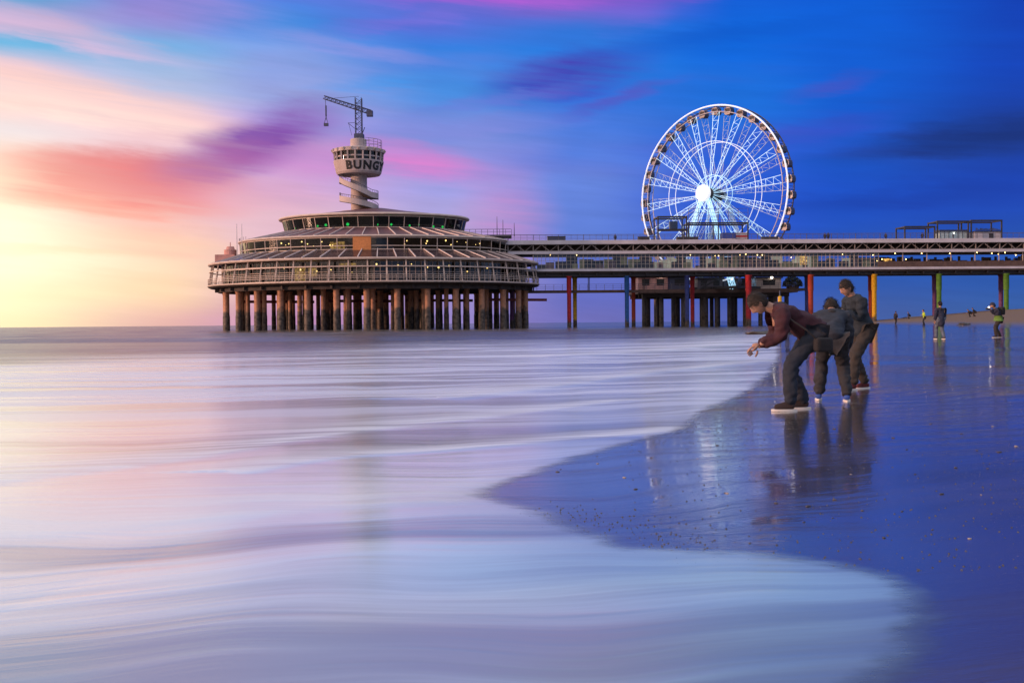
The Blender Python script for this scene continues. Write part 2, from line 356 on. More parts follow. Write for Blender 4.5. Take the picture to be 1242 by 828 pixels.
def grid_mesh(name, Z, m, attrs, keep=None):
    idx = np.arange(NT*NR).reshape(NR, NT)
    a = idx[:-1, :]; b = np.roll(idx, -1, 1)[:-1, :]; c = np.roll(idx, -1, 1)[1:, :]; d = idx[1:, :]
    F = np.stack([a, b, c, d], -1).reshape(-1, 4)[:, ::-1]
    if keep is not None: F = F[keep[F].any(1)]
    used = np.unique(F); mp = np.full(NT*NR, -1); mp[used] = np.arange(len(used)); F = mp[F]
    me = bpy.data.meshes.new(name); n = len(used); me.vertices.add(n)
    me.vertices.foreach_set('co', np.stack([GX, GY, Z], -1)[used].astype(np.float32).ravel())
    me.loops.add(len(F)*4); me.loops.foreach_set('vertex_index', F.astype(np.int32).ravel())
    me.polygons.add(len(F)); me.polygons.foreach_set('loop_start', np.arange(0, len(F)*4, 4, dtype=np.int32))
    me.polygons.foreach_set('loop_total', np.full(len(F), 4, dtype=np.int32))
    me.update(calc_edges=True); me.shade_smooth()
    for k, v in attrs.items():
        at_ = me.attributes.new(k, 'FLOAT', 'POINT'); at_.data.foreach_set('value', v[used].astype(np.float32))
    me.materials.append(m); o = bpy.data.objects.new(name, me); COL.objects.link(o); o['kind'] = 'structure'; return o

class NG:                                            # tiny node-graph helper
    def __init__(s, name):
        s.m = bpy.data.materials.new(name); s.m.use_nodes = True; s.nt = s.m.node_tree; s.b = s.nt.nodes['Principled BSDF']
    def link(s, a, sock):
        if hasattr(a, 'is_output'): s.nt.links.new(a, sock)
        else: sock.default_value = a
    def n(s, t): return s.nt.nodes.new(t)
    def math(s, op, a, b=0.0, c=None, clamp=False):
        k = s.n('ShaderNodeMath'); k.operation = op; k.use_clamp = clamp; s.link(a, k.inputs[0]); s.link(b, k.inputs[1])
        if c is not None: s.link(c, k.inputs[2])
        return k.outputs[0]
    def step(s, v, a, b):
        k = s.n('ShaderNodeMapRange'); k.interpolation_type = 'SMOOTHSTEP'; k.inputs['From Min'].default_value = a; k.inputs['From Max'].default_value = b; s.link(v, k.inputs['Value']); return k.outputs[0]
    def mix(s, f, a, b):
        k = s.n('ShaderNodeMix'); k.data_type = 'RGBA'; s.link(f, k.inputs['Factor']); s.link(a, k.inputs['A']); s.link(b, k.inputs['B']); return k.outputs['Result']
    def mixf(s, f, a, b):
        k = s.n('ShaderNodeMix'); k.data_type = 'FLOAT'; s.link(f, k.inputs[0]); s.link(a, k.inputs[2]); s.link(b, k.inputs[3]); return k.outputs[0]
    def noise(s, scale, sx=1, sy=1, detail=4, rough=.5, off=0, skew=0.0):
        if not hasattr(s, 'pos'):
            g = s.n('ShaderNodeNewGeometry'); s.sp = s.n('ShaderNodeSeparateXYZ'); s.nt.links.new(g.outputs['Position'], s.sp.inputs[0]); s.pos = True
        if not hasattr(s, 'wy'):
            c0 = s.n('ShaderNodeCombineXYZ'); s.link(s.math('MULTIPLY', s.sp.outputs['X'], .30), c0.inputs[0]); s.link(s.math('MULTIPLY', s.sp.outputs['Y'], .22), c0.inputs[1])
            k0 = s.n('ShaderNodeTexNoise'); k0.inputs['Scale'].default_value = 1.0; k0.inputs['Detail'].default_value = 2; s.nt.links.new(c0.outputs[0], k0.inputs['Vector'])
            s.wy = s.math('MULTIPLY_ADD', k0.outputs['Fac'], 2.6, -1.3)
        c = s.n('ShaderNodeCombineXYZ')
        s.link(s.math('MULTIPLY', s.sp.outputs['X'], sx), c.inputs[0])
        s.link(s.math('MULTIPLY', s.math('ADD', s.wy, s.math('MULTIPLY_ADD', s.sp.outputs['X'], skew, s.sp.outputs['Y'])), sy), c.inputs[1]); c.inputs[2].default_value = off
        k = s.n('ShaderNodeTexNoise'); k.inputs['Scale'].default_value = scale; k.inputs['Detail'].default_value = detail; k.inputs['Roughness'].default_value = rough
        s.nt.links.new(c.outputs[0], k.inputs['Vector']); return k.outputs['Fac']
    def attr(s, name):
        k = s.n('ShaderNodeAttribute'); k.attribute_name = name; return k.outputs['Fac']
    def bump(s, h, strength, dist=.05, normal=None):
        k = s.n('ShaderNodeBump'); s.link(strength, k.inputs['Strength']); k.inputs['Distance'].default_value = dist; s.link(h, k.inputs['Height'])
        if normal is not None: s.link(normal, k.inputs['Normal'])
        return k.outputs[0]

# --- wet sand
g = NG('wet_beach_sand')
nA = g.noise(.6, .35, 1.6, 5, .55, 0, -.1); nB = g.noise(60, 1, 1, 3, .6, 2); nC = g.noise(1.0, .16, 2.6, 5, .62, 7, -.14)
wet = g.step(g.attr('u'), 27, 17)                                # beyond the tide mark the sand is dry
wetcol = g.mix(nA, (.040,.031,.025,1), (.098,.077,.060,1))
drycol = g.mix(nB, (.11,.072,.052,1), (.20,.14,.10,1))
g.link(g.mix(wet, drycol, wetcol), g.b.inputs['Base Color'])
film = g.step(nC, .38, .62)
g.link(g.mixf(wet, .85, g.mixf(film, .20, .03)), g.b.inputs['Roughness'])
g.link(g.mixf(wet, .2, 1.0), g.b.inputs['Specular IOR Level']); g.b.inputs['IOR'].default_value = 1.45
g.link(g.math('MULTIPLY', wet, .85), g.b.inputs['Coat Weight']); g.b.inputs['Coat IOR'].default_value = 1.42; g.link(g.mixf(film, .14, .03), g.b.inputs['Coat Roughness'])
rip = g.noise(1.0, 2.6, 9.0, 3, .5, 23, -.35)
b1 = g.bump(g.noise(1.0, .55, 5.5, 4, .6, 3, -.15), g.mixf(film, .10, .012), .05)
b1 = g.bump(rip, g.mixf(film, .09, .03), .03, b1)
b2 = g.bump(nB, g.mixf(wet, .5, .16), .012, b1)
g.link(b1, g.b.inputs['Coat Normal'])
g.link(b2, g.b.inputs['Normal'])
M['sand'] = g.m

def sea_material(name, film):
  global g
  # --- sea: thin milky swash, surf and open water
  g = NG('sea_water_and_foam')
  X = None; st1 = g.noise(1.0, .10, 1.5, 5, .55, 0, -.17); st2 = g.noise(1.0, .35, 4.5, 4, .55, 5, -.17); st3 = g.noise(.16, .5, 1.4, 4, .55, 9, -.2)
  sX, sY = g.sp.outputs['X'], g.sp.outputs['Y']
  w = g.math('SUBTRACT', g.math('MULTIPLY_ADD', sX, -1.35, sY), 50.0)           # along the outer edge of the surf
  w = g.math('MULTIPLY_ADD', st3, 46.0, w); w = g.math('SUBTRACT', w, 23.0)
  surf = g.step(w, 22, -8)
  patch = g.math('MULTIPLY', g.step(st1, .55, .75), g.step(sY, 260, 90))
  foam0 = g.math('MAXIMUM', surf, g.math('MULTIPLY', patch, .45))
  st4 = g.noise(.45, .16, 1.1, 3, .5, 13, -.2)
  tex = g.math('ADD', g.math('MULTIPLY', st4, .55), g.math('ADD', g.math('MULTIPLY', st1, .28), g.math('MULTIPLY', st2, .17)))
  thin = g.step(tex, .40, .56)
  edge = g.step(g.attr('dist'), -.1, .30); lace = g.step(g.attr('dist'), .45, .02)
  foam = g.math('MULTIPLY', foam0, g.math('MULTIPLY_ADD', thin, g.mixf(g.step(sY, 8, 14), .66, .44), g.mixf(g.step(sY, 8, 14), .32, .50)))
  rdg = g.math('MULTIPLY', g.attr('ridge'), g.math('MULTIPLY_ADD', g.step(st2, .3, .62), .55, .45))
  foam = g.math('MAXIMUM', foam, g.math('MULTIPLY', rdg, .95))
  foam = g.math('MULTIPLY', foam, g.math('MULTIPLY_ADD', g.math('MAXIMUM', g.step(g.attr('dist'), .0, 1.1), g.step(sY, 5.5, 8.5)), .3, .7))
  foam = g.math('MAXIMUM', foam, g.math('MULTIPLY', g.math('MULTIPLY', lace, g.step(g.noise(8, .7, 1.7, 5, .6, 17), .46, .72)), .32))
  foam = g.math('MULTIPLY', foam, g.math('MULTIPLY_ADD', edge, .25, .75))
  sky_cyan = g.math('MULTIPLY', g.step(sY, 6.5, 4.2), g.step(g.attr('dist'), 1.9, .25))  # thin-water cyan plus mirrored sky blue, painted into the near swash foam
  g.link(g.mix(foam, (.085,.072,.066,1), g.mix(sky_cyan, (.80,.82,.83,1), (.50,.80,.90,1))), g.b.inputs['Base Color'])
  g.link(g.mixf(surf, .24, .34), g.b.inputs['Roughness'])
  mid = g.math('MULTIPLY', g.step(sY, 9, 20), g.step(g.math('ADD', st1, g.math('MULTIPLY', g.math('SUBTRACT', st4, .5), .5)), .44, .60))
  g.link(g.math('MULTIPLY', g.math('MULTIPLY_ADD', surf, .92, .06), g.math('SUBTRACT', 1.0, g.math('MAXIMUM', g.math('MULTIPLY', rdg, .8), g.math('MULTIPLY', mid, .32)))), g.b.inputs['Coat Weight'])
  g.link(g.mixf(mid, g.mixf(g.step(sY, 9, 18), .12, .17), .34), g.b.inputs['Coat Roughness']); g.b.inputs['Coat IOR'].default_value = 1.8
  lacen = g.noise(4.5, 1, 1.6, 5, .6, 31)
  ad = g.math('ADD', g.attr('dist'), g.math('MULTIPLY_ADD', lacen, .22, -.11))
  if film:
    g.link(g.step(ad, -.10, .13), g.b.inputs['Alpha'])
  g.b.inputs['IOR'].default_value = 1.36; g.link(g.mixf(surf, .32, .8), g.b.inputs['Specular IOR Level'])
  far_ = g.step(sY, 30, 80)
  bn = g.bump(st2, g.mixf(far_, .10, .35), .05, g.bump(st4, g.mixf(far_, .14, .45), .12))
  g.link(bn, g.b.inputs['Normal']); g.link(bn, g.b.inputs['Coat Normal'])
  return g.m
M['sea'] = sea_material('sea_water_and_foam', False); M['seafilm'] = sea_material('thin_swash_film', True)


U = shore_u(GX, GY)
beach = grid_mesh('beach', SZ, M['sand'], {'u': U}, keep=(DW < 14) | (np.hypot(GX,GY) < 3))
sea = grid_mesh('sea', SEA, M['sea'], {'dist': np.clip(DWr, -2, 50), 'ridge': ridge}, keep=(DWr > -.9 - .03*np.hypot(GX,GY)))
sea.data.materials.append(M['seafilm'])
dv = np.empty(len(sea.data.vertices), np.float32); sea.data.attributes['dist'].data.foreach_get('value', dv)
lv = np.empty(len(sea.data.loops), np.int32); sea.data.loops.foreach_get('vertex_index', lv)
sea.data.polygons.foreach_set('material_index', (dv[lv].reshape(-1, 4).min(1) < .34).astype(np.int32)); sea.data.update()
seabed = MB().box(-14000,14000,-14000,14000,-9,-8).build('seabed', M['sand']); tag(seabed, kind='structure')
def zs(x, y): return float(sand_z(np.array([x]), np.array([y]))[0])

# far dunes beyond the pier
mb = MB(); vs = []; fs = []; ND = 70
M['dune'] = mat('marram_dune', (.10,.10,.10), .9, var=.35, scale=.04)
for i in range(ND+1):
    f = i/ND; x = 235 + f*420; hh = 1.6 + 5.2*min(1, f*3.2)*(1 + .22*mnoise.noise((f*9,0,0)) + .1*mnoise.noise((f*31,3,0)))
    y = 640 + 40*math.sin(f*3)
    vs += [(x, y-30, 1.0), (x, y-12, 1+hh*.55), (x, y, 1+hh), (x, y+25, .5)]
for i in range(ND):
    for k in range(3): fs.append((i*4+k, i*4+k+1, (i+1)*4+k+1, (i+1)*4+k)[::-1])
o = MB().add(vs, fs).build('dunes', M['dune'], smooth=True); tag(o, kind='structure')

# shells and pebbles on the wet sand
M['shell'] = mat('dark_mussel_shell', (.06,.05,.06), .35, var=.5, scale=40)
M['shellp'] = mat('pale_shell', (.30,.25,.23), .5, var=.3, scale=40)
def shell_mesh(name, m):
    bm = bmesh.new(); bmesh.ops.create_icosphere(bm, subdivisions=2, radius=1)
    for v in bm.verts:
        v.co *= 1 + .18*mnoise.noise(v.co*1.7); v.co.x *= 1.5 - .3*v.co.y; v.co.z *= .42
    me = bpy.data.meshes.new(name); bm.to_mesh(me); bm.free(); me.shade_smooth(); me.materials.append(m); return me
sm, smp = shell_mesh('shell', M['shell']), shell_mesh('shell', M['shellp'])
SH = [(1060,549),(1142,599),(1012,606),(1032,575),(901,557),(935,576),(1185,546),(1190,600),(1129,514),(1166,526),(1212,548),(1232,541),(1094,620),(1046,619),(1110,575),(757,579),(771,593),(680,569),(676,572),(725,562),(790,555),(1159,567),(1198,568),(882,598),(941,610),(980,614),(1072,652),(1176,653),(1131,642),(1020,540),(1083,531),(1204,517),(1155,497),(1012,520),(1100,545),(846,556),(870,540),(905,520),(1220,500),(1062,505),(975,633),(1010,628)]
for i, (x, y) in enumerate(SH):
    pale = i % 4 == 3
    p = ground(x, y, .05); p = ground(x, y, zs(p.x, p.y))
    o = bpy.data.objects.new('shell', smp if pale else sm); COL.objects.link(o); r = random.uniform(.006, .014)
    o.location = (p.x, p.y, zs(p.x,p.y)+r*.2); o.scale = (r, r*.9, r); o.rotation_euler = (0, 0, random.uniform(0, 6))
    tag(o, 'small pale shell lying on the wet sand' if pale else 'small dark mussel shell lying on the wet sand', 'shell', 'pale shells on the wet sand' if pale else 'dark shells on the wet sand')
# fine shell grit along the swash line
mb = MB(); rr = random.Random(3)
for k in range(2600):
    if 1500 <= k < 2000 and k % 3: continue
    if k < 1500: x, y = rr.gauss(840,70), rr.gauss(498,20)
    elif k < 2000: t = rr.random(); x, y = 650+210*t+rr.gauss(0,22), 612+42*t+rr.gauss(0,12)
    else: x, y = rr.uniform(760,1242), rr.uniform(470,690)
    if y < 450 or y > 800: continue
    p = ground(x, y, .05); z = zs(p.x, p.y); r = rr.uniform(.003, .008)
    a = rr.uniform(0, 6); c, s = math.cos(a)*r, math.sin(a)*r
    mb.add([(p.x+c,p.y+s,z),(p.x-s,p.y+c,z),(p.x-c,p.y-s,z),(p.x+s,p.y-c,z),(p.x,p.y,z+r*.8)], [(0,1,4),(1,2,4),(2,3,4),(3,0,4)])
o = mb.build('shell_grit', M['shell']); tag(o, kind='stuff', label='fine dark shell grit scattered on wet sand', cat='shell grit')
# two dark lumps lying at the water's edge
M['rock'] = mat('wet_dark_rock', (.035,.028,.028), .35, var=.5, scale=6, bump=.4)
def rock(px, py, Y, L_, H_, label):
    p = at(px, py, Y); z = max(zs(p.x, p.y), 0)
    bm = bmesh.new(); bmesh.ops.create_icosphere(bm, subdivisions=4, radius=1)
    for v in bm.verts:
        q = v.co.copy(); v.co *= 1 + .45*mnoise.noise(q*1.5+Vector((px,0,0))) + .15*mnoise.noise(q*4)
        v.co = Vector((v.co.x*L_/2, v.co.y*L_*.3, v.co.z*H_))
    me = bpy.data.meshes.new('rock'); bm.to_mesh(me); bm.free(); me.shade_smooth(); me.materials.append(M['rock'])
    o = bpy.data.objects.new('rock', me); COL.objects.link(o); o.location = (p.x, p.y, z); tag(o, label, 'rock')
rock(936, 404, 82, 3.3, .34, 'long low dark rock at the edge of the surf behind the bending person')
rock(1169, 396, 100, 1.2, .22, 'small brown lump on the wet sand right of the walking person in the dark coat')
# ------------------------------------------------------------------ the pavilion on piles
PC = Vector((-25.4, 200, 0))
pav = empty('pier_pavilion', PC, 0, 'round three-tiered glazed pavilion on concrete piles at the seaward end of the pier', 'pavilion')
A1,B1 = 30.5,23.0; A2,B2 = 24.6,17.0; A3,B3 = 16.5,12.0
def EP(a, b, t, z): return Vector((a*math.sin(t), -b*math.cos(t), z))
def ring(mb, prof, n=144):     # prof: (a, b, z)
    vs = []; fs = []
    for a, b, z in prof:
        for i in range(n): vs.append(EP(a, b, 2*PI*i/n, z))
    for j in range(len(prof)-1):
        for i in range(n): i2 = (i+1) % n; fs.append((j*n+i, j*n+i2, (j+1)*n+i2, (j+1)*n+i))
    return mb.add(vs, fs)
def eq_angles(a, b, n, off=0.0):  # equal steps along the ellipse
    ts = np.linspace(0, 2*PI, 2001); s = np.concatenate([[0], np.cumsum(np.hypot(a*np.cos(ts[:-1]), b*np.sin(ts[:-1])))]); s /= s[-1]
    s = s[:2001]; return [float(np.interp(((i+off)/n) % 1.0, s, ts)) for i in range(n)]
def bays(ts): return [(ts[i], ts[(i+1) % len(ts)] if i < len(ts)-1 else ts[0]+2*PI) for i in range(len(ts))]
# floor slabs, soffit and girders
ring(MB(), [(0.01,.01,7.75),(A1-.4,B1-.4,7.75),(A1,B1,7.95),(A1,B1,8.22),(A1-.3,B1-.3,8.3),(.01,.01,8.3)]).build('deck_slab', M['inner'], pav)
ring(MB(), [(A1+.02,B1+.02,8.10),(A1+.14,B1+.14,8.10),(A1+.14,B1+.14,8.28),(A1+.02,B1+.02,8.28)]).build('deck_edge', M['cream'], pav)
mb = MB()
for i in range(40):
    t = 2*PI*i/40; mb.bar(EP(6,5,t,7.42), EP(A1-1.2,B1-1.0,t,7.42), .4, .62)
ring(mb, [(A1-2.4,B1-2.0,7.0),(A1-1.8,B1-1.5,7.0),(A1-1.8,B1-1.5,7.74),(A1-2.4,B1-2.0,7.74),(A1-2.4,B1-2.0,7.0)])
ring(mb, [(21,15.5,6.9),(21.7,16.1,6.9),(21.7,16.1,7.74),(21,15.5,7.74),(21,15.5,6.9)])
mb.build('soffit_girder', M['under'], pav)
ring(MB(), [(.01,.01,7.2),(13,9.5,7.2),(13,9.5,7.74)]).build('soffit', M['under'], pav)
# piles
def pile(z1, r): return MB().lathe([(r,-6),(r*1.12,.2),(r*1.12,2.6),(r,3.0),(r,z1-.5),(r*1.18,z1-.4),(r*1.18,z1)], 20)
p0 = pile(7.3, .52).build('pile', M['pile'], pav, smooth=True); p1 = pile(7.3, .40).build('pile', M['pile'], pav, smooth=True)
first = {0: True, 1: True}
def put_pile(k, x, y):
    o = (p0, p1)[k]
    if first[k]: o.location = (x, y, 0); first[k] = False
    else: dup(o, pav, (x, y, 0))
rp = random.Random(4)
put_pile(0, -29.0, 4.0)
for t in eq_angles(28.2, 20.6, 30, .22):
    if math.sin(t) < -.97: continue
    q = EP(28.0, 20.4, t, 0); put_pile(0, q.x, q.y)
for t in eq_angles(23.5, 16.8, 30, .4): q = EP(23.5+1.2*rp.random(), 16.8, t, 0); put_pile(1, q.x, q.y)
for t in eq_angles(17, 12, 22, .1): q = EP(17, 12, t, 0); put_pile(1, q.x, q.y)
for t in eq_angles(9.5, 7, 9, .3): q = EP(9.5, 7, t, 0); put_pile(0, q.x, q.y)
mb = MB()
for x0 in (-24, -8, 6, 20): mb.bar((x0, -4, 5.4), (x0+12, 3, 5.4), .3, .5)
mb.build('tie_beam', M['darkred'], pav)
# ---- lower tier: glazing, splayed outer frame, gallery railing
GA, GB = 28.0, 20.6
def quad_pane(a0, b0, z0, a1, b1, z1, t0, t1, sh=.012):
    s = (t1-t0)*sh; mb = MB()
    tm = [t0+s + (t1-t0-2*s)*k/3 for k in range(4)]
    vs = [EP(a0,b0,t,z0) for t in tm] + [EP(a1,b1,t,z1) for t in tm] + [EP(a0-.04,b0-.04,t,z0) for t in tm] + [EP(a1-.04,b1-.04,t,z1) for t in tm]
    fs = []
    for k in range(3): fs += [(k,k+1,4+k+1,4+k), (8+k+1,8+k,12+k,12+k+1)]
    fs += [(0,8,9,1),(1,9,10,2),(2,10,11,3),(4,5,13,12),(5,6,14,13),(6,7,15,14),(0,4,12,8),(3,11,15,7)]
    return mb.add(vs, fs)
def frame_mb(a0, b0, z0, a1, b1, z1, t0, t1, nm, zs_, w=.10):
    mb = MB(); f = lambda t, z: EP(a0+(a1-a0)*(z-z0)/(z1-z0)+.05, b0+(b1-b0)*(z-z0)/(z1-z0)+.05, t, z)
    for k in range(nm):
        t = t0 + (t1-t0)*k/nm; mb.bar(f(t,z0), f(t,z1), w, w)
    for z in zs_:
        for k in range(3): mb.bar(f(t0+(t1-t0)*k/3,z), f(t0+(t1-t0)*(k+1)/3,z), w*.9, w)
    return mb
tl = eq_angles(GA, GB, 52, .5)
for t0, t1 in bays(tl):
    w = quad_pane(GA,GB,8.3,GA,GB,11.75,t0,t1).build('window', M['glass'], pav)
    frame_mb(GA,GB,8.3,GA,GB,11.75,t0,t1,3,(8.45,9.9,10.75,11.65),.08).build('frame', M['cream'], w)
for t in eq_angles(A1, B1, 52, .5):
    MB().bar(EP(A1-.15,B1-.15,t,8.3), EP(A1-.75,B1-.75,t,11.9), .20, .30).build('facade_post', M['cream'], pav)
ring(MB(), [(A1-.35,B1-.35,10.62),(A1-.22,B1-.22,10.62),(A1-.22,B1-.22,10.80),(A1-.35,B1-.35,10.80),(A1-.35,B1-.35,10.62)]).build('facade_rail', M['cream'], pav)
mb = MB()
for z in (8.75,9.05,9.35): ring(mb, [(A1-.02,B1-.02,z),(A1+.05,B1+.05,z),(A1+.05,B1+.05,z+.07),(A1-.02,B1-.02,z+.07),(A1-.02,B1-.02,z)])
for i in range(150): t = 2*PI*i/150; mb.bar(EP(A1,B1,t,8.25), EP(A1,B1,t,9.4), .05)
mb.build('gallery_railing', M['cream'], pav)
ring(MB(), [(A1-.9,B1-.9,11.78),(A1-.1,B1-.1,11.85),(A1,B1,12.02),(A1-.05,B1-.05,12.2),(A1-.9,B1-.9,12.25)]).build('roof_edge', M['cream'], pav)
# lower sloping roof and ribs
ring(MB(), [(A1-.9,B1-.9,12.2),(A2+.3,B2+.3,13.75),(A2+.3,B2+.3,13.65),(A1-.9,B1-.9,12.05)]).build('sloping_roof', M['slope'], pav)
for t in eq_angles(A1, B1, 52, .0):
    MB().bar(EP(A1-.5,B1-.5,t,12.27), EP(A2+.25,B2+.25,t,13.95), .14, .18).build('roof_rib', M['rib'], pav)
# core and interior of the lower tier
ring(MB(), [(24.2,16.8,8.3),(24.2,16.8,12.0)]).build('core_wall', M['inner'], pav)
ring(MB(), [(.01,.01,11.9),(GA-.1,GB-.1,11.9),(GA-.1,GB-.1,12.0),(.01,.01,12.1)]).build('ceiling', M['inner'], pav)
# ---- middle tier
tm_ = eq_angles(A2, B2, 46, .5)
for t0, t1 in bays(tm_):
    w = quad_pane(A2,B2,13.8,A2+.15,B2+.15,16.0,t0,t1).build('window', M['glass'], pav)
    frame_mb(A2,B2,13.8,A2+.15,B2+.15,16.0,t0,t1,1,(13.9,14.5,15.9),.12).build('frame', M['cream'], w)
ring(MB(), [(A2-.3,B2-.3,16.0),(A2+.45,B2+.45,16.03),(A2+.55,B2+.55,16.15),(A2+.45,B2+.45,16.36),(A2-.3,B2-.3,16.4)]).build('roof_edge', M['cream'], pav)
ring(MB(), [(.01,.01,13.7),(A2-.1,B2-.1,13.7),(A2-.1,B2-.1,13.8),(.01,.01,13.8)]).build('floor', M['innerfloor'], pav)
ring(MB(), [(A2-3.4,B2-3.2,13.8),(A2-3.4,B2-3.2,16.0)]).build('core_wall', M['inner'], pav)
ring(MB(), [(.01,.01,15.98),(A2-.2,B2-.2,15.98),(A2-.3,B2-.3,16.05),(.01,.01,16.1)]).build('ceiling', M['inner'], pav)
ring(MB(), [(A2-.2,B2-.2,16.36),(A3+.2,B3+.2,17.95),(A3+.2,B3+.2,17.85),(A2-.2,B2-.2,16.2)]).build('sloping_roof', M['roof'], pav)
for t in eq_angles(A2, B2, 46, .0):
    MB().bar(EP(A2-.1,B2-.1,t,16.42), EP(A3+.2,B3+.2,t,18.1), .13, .16).build('roof_rib', M['rib'], pav)
mb = MB()
for i in range(110):
    t = 2*PI*i/110
    if math.cos(t) < .5 and abs(math.sin(t)) > .3: mb.bar(EP(A2+.3,B2+.3,t,16.3), EP(A2+.3,B2+.3,t,16.95), .05)
mb.build('roof_railing', M['railing'], pav)
# orange timber doorway in the middle tier
mb = MB(); mb.add([EP(A2+.35,B2+.35,t,z) for z in (13.2,16.0) for t in (-.062,-.02,.02,.062)] + [EP(A2-.2,B2-.2,t,z) for z in (13.2,16.0) for t in (-.062,-.02,.02,.062)],
    [(0,1,5,4),(1,2,6,5),(2,3,7,6),(0,4,12,8),(3,11,15,7),(4,5,13,12),(5,6,14,13),(6,7,15,14)])
for k in range(9): z = 13.35+.3*k; mb.bar(EP(A2+.37,B2+.37,-.06,z), EP(A2+.37,B2+.37,.06,z), .05, .05)
o = mb.build('entrance_panel', M['orange'], pav); o['label'] = 'orange timber-boarded panel in the middle tier'
# ---- top tier
tt_ = eq_angles(A3, B3, 34, .5)
for t0, t1 in bays(tt_):
    w = quad_pane(A3,B3,18.0,A3+.5,B3+.5,20.1,t0,t1).build('window', M['glass'], pav)
    frame_mb(A3,B3,18.0,A3+.5,B3+.5,20.1,t0,t1,1,(18.1,20.0),.11).build('frame', M['cream'], w)
ring(MB(), [(A3-.2,B3-.2,17.0),(A3+.08,B3+.08,17.0),(A3+.08,B3+.08,17.98),(A3-.2,B3-.2,17.98)]).build('sill_wall', M['pinkwall'], pav)
ring(MB(), [(A3-.2,B3-.2,20.1),(A3+1.1,B3+1.1,20.25),(A3+1.2,B3+1.2,20.4),(A3+1.05,B3+1.05,20.62),(A3-.2,B3-.2,20.75)]).build('roof_edge', M['cream'], pav)
ring(MB(), [(A3+1.0,B3+1.0,20.6),(A3-2,B3-2,20.95),(7.5,5.8,21.75),(2.4,2.2,22.5),(.02,.02,22.65)]).build('roof', M['roof'], pav, smooth=True)
ring(MB(), [(.01,.01,17.9),(A3-.1,B3-.1,17.9),(A3-.1,B3-.1,18.0),(.01,.01,18.0)]).build('floor', M['innerfloor'], pav)
ring(MB(), [(.01,.01,20.05),(A3,B3,20.05),(A3,B3,20.12),(.01,.01,20.12)]).build('ceiling', M['inner'], pav)
ring(MB(), [(6,5,18),(6,5,20.05)]).build('core_wall', M['inner'], pav)
def bulb(mname, p, r=.12, name='lamp'):
    r *= 1.5*rp.uniform(.55,1.25)
    bm = bmesh.new(); bmesh.ops.create_icosphere(bm, subdivisions=1, radius=r)
    mb = MB().add([Vector(p)+v.co for v in bm.verts], [tuple(v.index for v in f.verts) for f in bm.faces]); bm.free()
    return mb.build(name, M[mname], pav)
for t in (-1.1,-.95,-.62,-.5,-.22,.12,.28,.5,.62,.83,1.0,1.15): bulb('green', EP(A3-1.0,B3-1.0,t,18.45+.3*rp.random()), .17, 'green_lamp')
for i in range(44): t = -1.4 + 2.8*rp.random(); bulb('warm', EP(A2-.8-2*rp.random(),B2-.8-1.8*rp.random(),t,15.6-1.0*rp.random()), .085)
for t in (-.85,-.55,-.42,-.3,-.2,-.06,.1,.24,.33,.44,.52,.6,.75,.95): bulb('warm', EP(GA-2,GB-2,t,9.9+1.4*rp.random()), .10)
def lit_room(t, a, b, z0, z1, dt):
    ring_ = [EP(a,b,t-dt,z) for z in (z0,z1)] + [EP(a,b,t+dt,z) for z in (z0,z1)]
    inner = [v*1.0 for v in ring_]
    for v in inner: v.x *= .985; v.y *= .985
    MB().add(ring_+inner, [(0,2,3,1),(4,5,7,6),(0,1,5,4),(2,6,7,3),(1,3,7,5),(0,4,6,2)]).build('lit_room', M['warmroom'], pav)
lit_room(-.47, GA-3.5, GB-3.5, 8.4, 11.0, .045); lit_room(-.36, GA-3.2, GB-3.2, 9.3, 10.8, .03); lit_room(-.22, A2-2.8, B2-2.6, 14.2, 15.4, .06); lit_room(-.1, GA-3, GB-3, 11.0, 11.5, .06)
# solid corner bay on the seaward side with a pink plant room, hut and two masts
MB().box(-28.6,-25.0,-4.5,4,12.2,14.0).build('plant_room', M['pinkwall'], pav)
mb = MB().lathe([(.01,14.0),(1.15,14.0),(1.15,15.0),(.8,15.1),(.65,15.6),(.01,15.6)], 18, (-26.4,-2)); mb.bar((-26.4,-2,15.6),(-26.4,-2,16.4),.12); mb.build('roof_hut', M['pinkwall'], pav)
for x in (-23.9,-23.0): MB().tube([(x,-7,13.5),(x,-7,19.3)], [.09,.04], 6).build('mast', M['white'], pav)
# stair tower block behind the doorway and terrace on the landward side
MB().box(-1.9,1.9,-11.6,-9.5,16.6,20.1).build('stair_block', M['cream'], pav)
mb = MB(); mb.box(15.5,25.5,-3,3,17.0,17.3)
for x in np.arange(15.6,25.6,1.1): mb.bar((x,-3,17.3),(x,-3,18.3),.07)
mb.bar((15.6,-3,18.3),(25.4,-3,18.3),.08); mb.bar((15.6,-3,17.8),(25.4,-3,17.8),.06)
mb.build('terrace', M['railing'], pav)
for x, h in ((22.8,3.6),(23.9,3.0),(26.0,2.4)): MB().tube([(x,0,17.2),(x,0,17.3+h)], [.08,.04], 6).build('mast', M['railing'], pav)
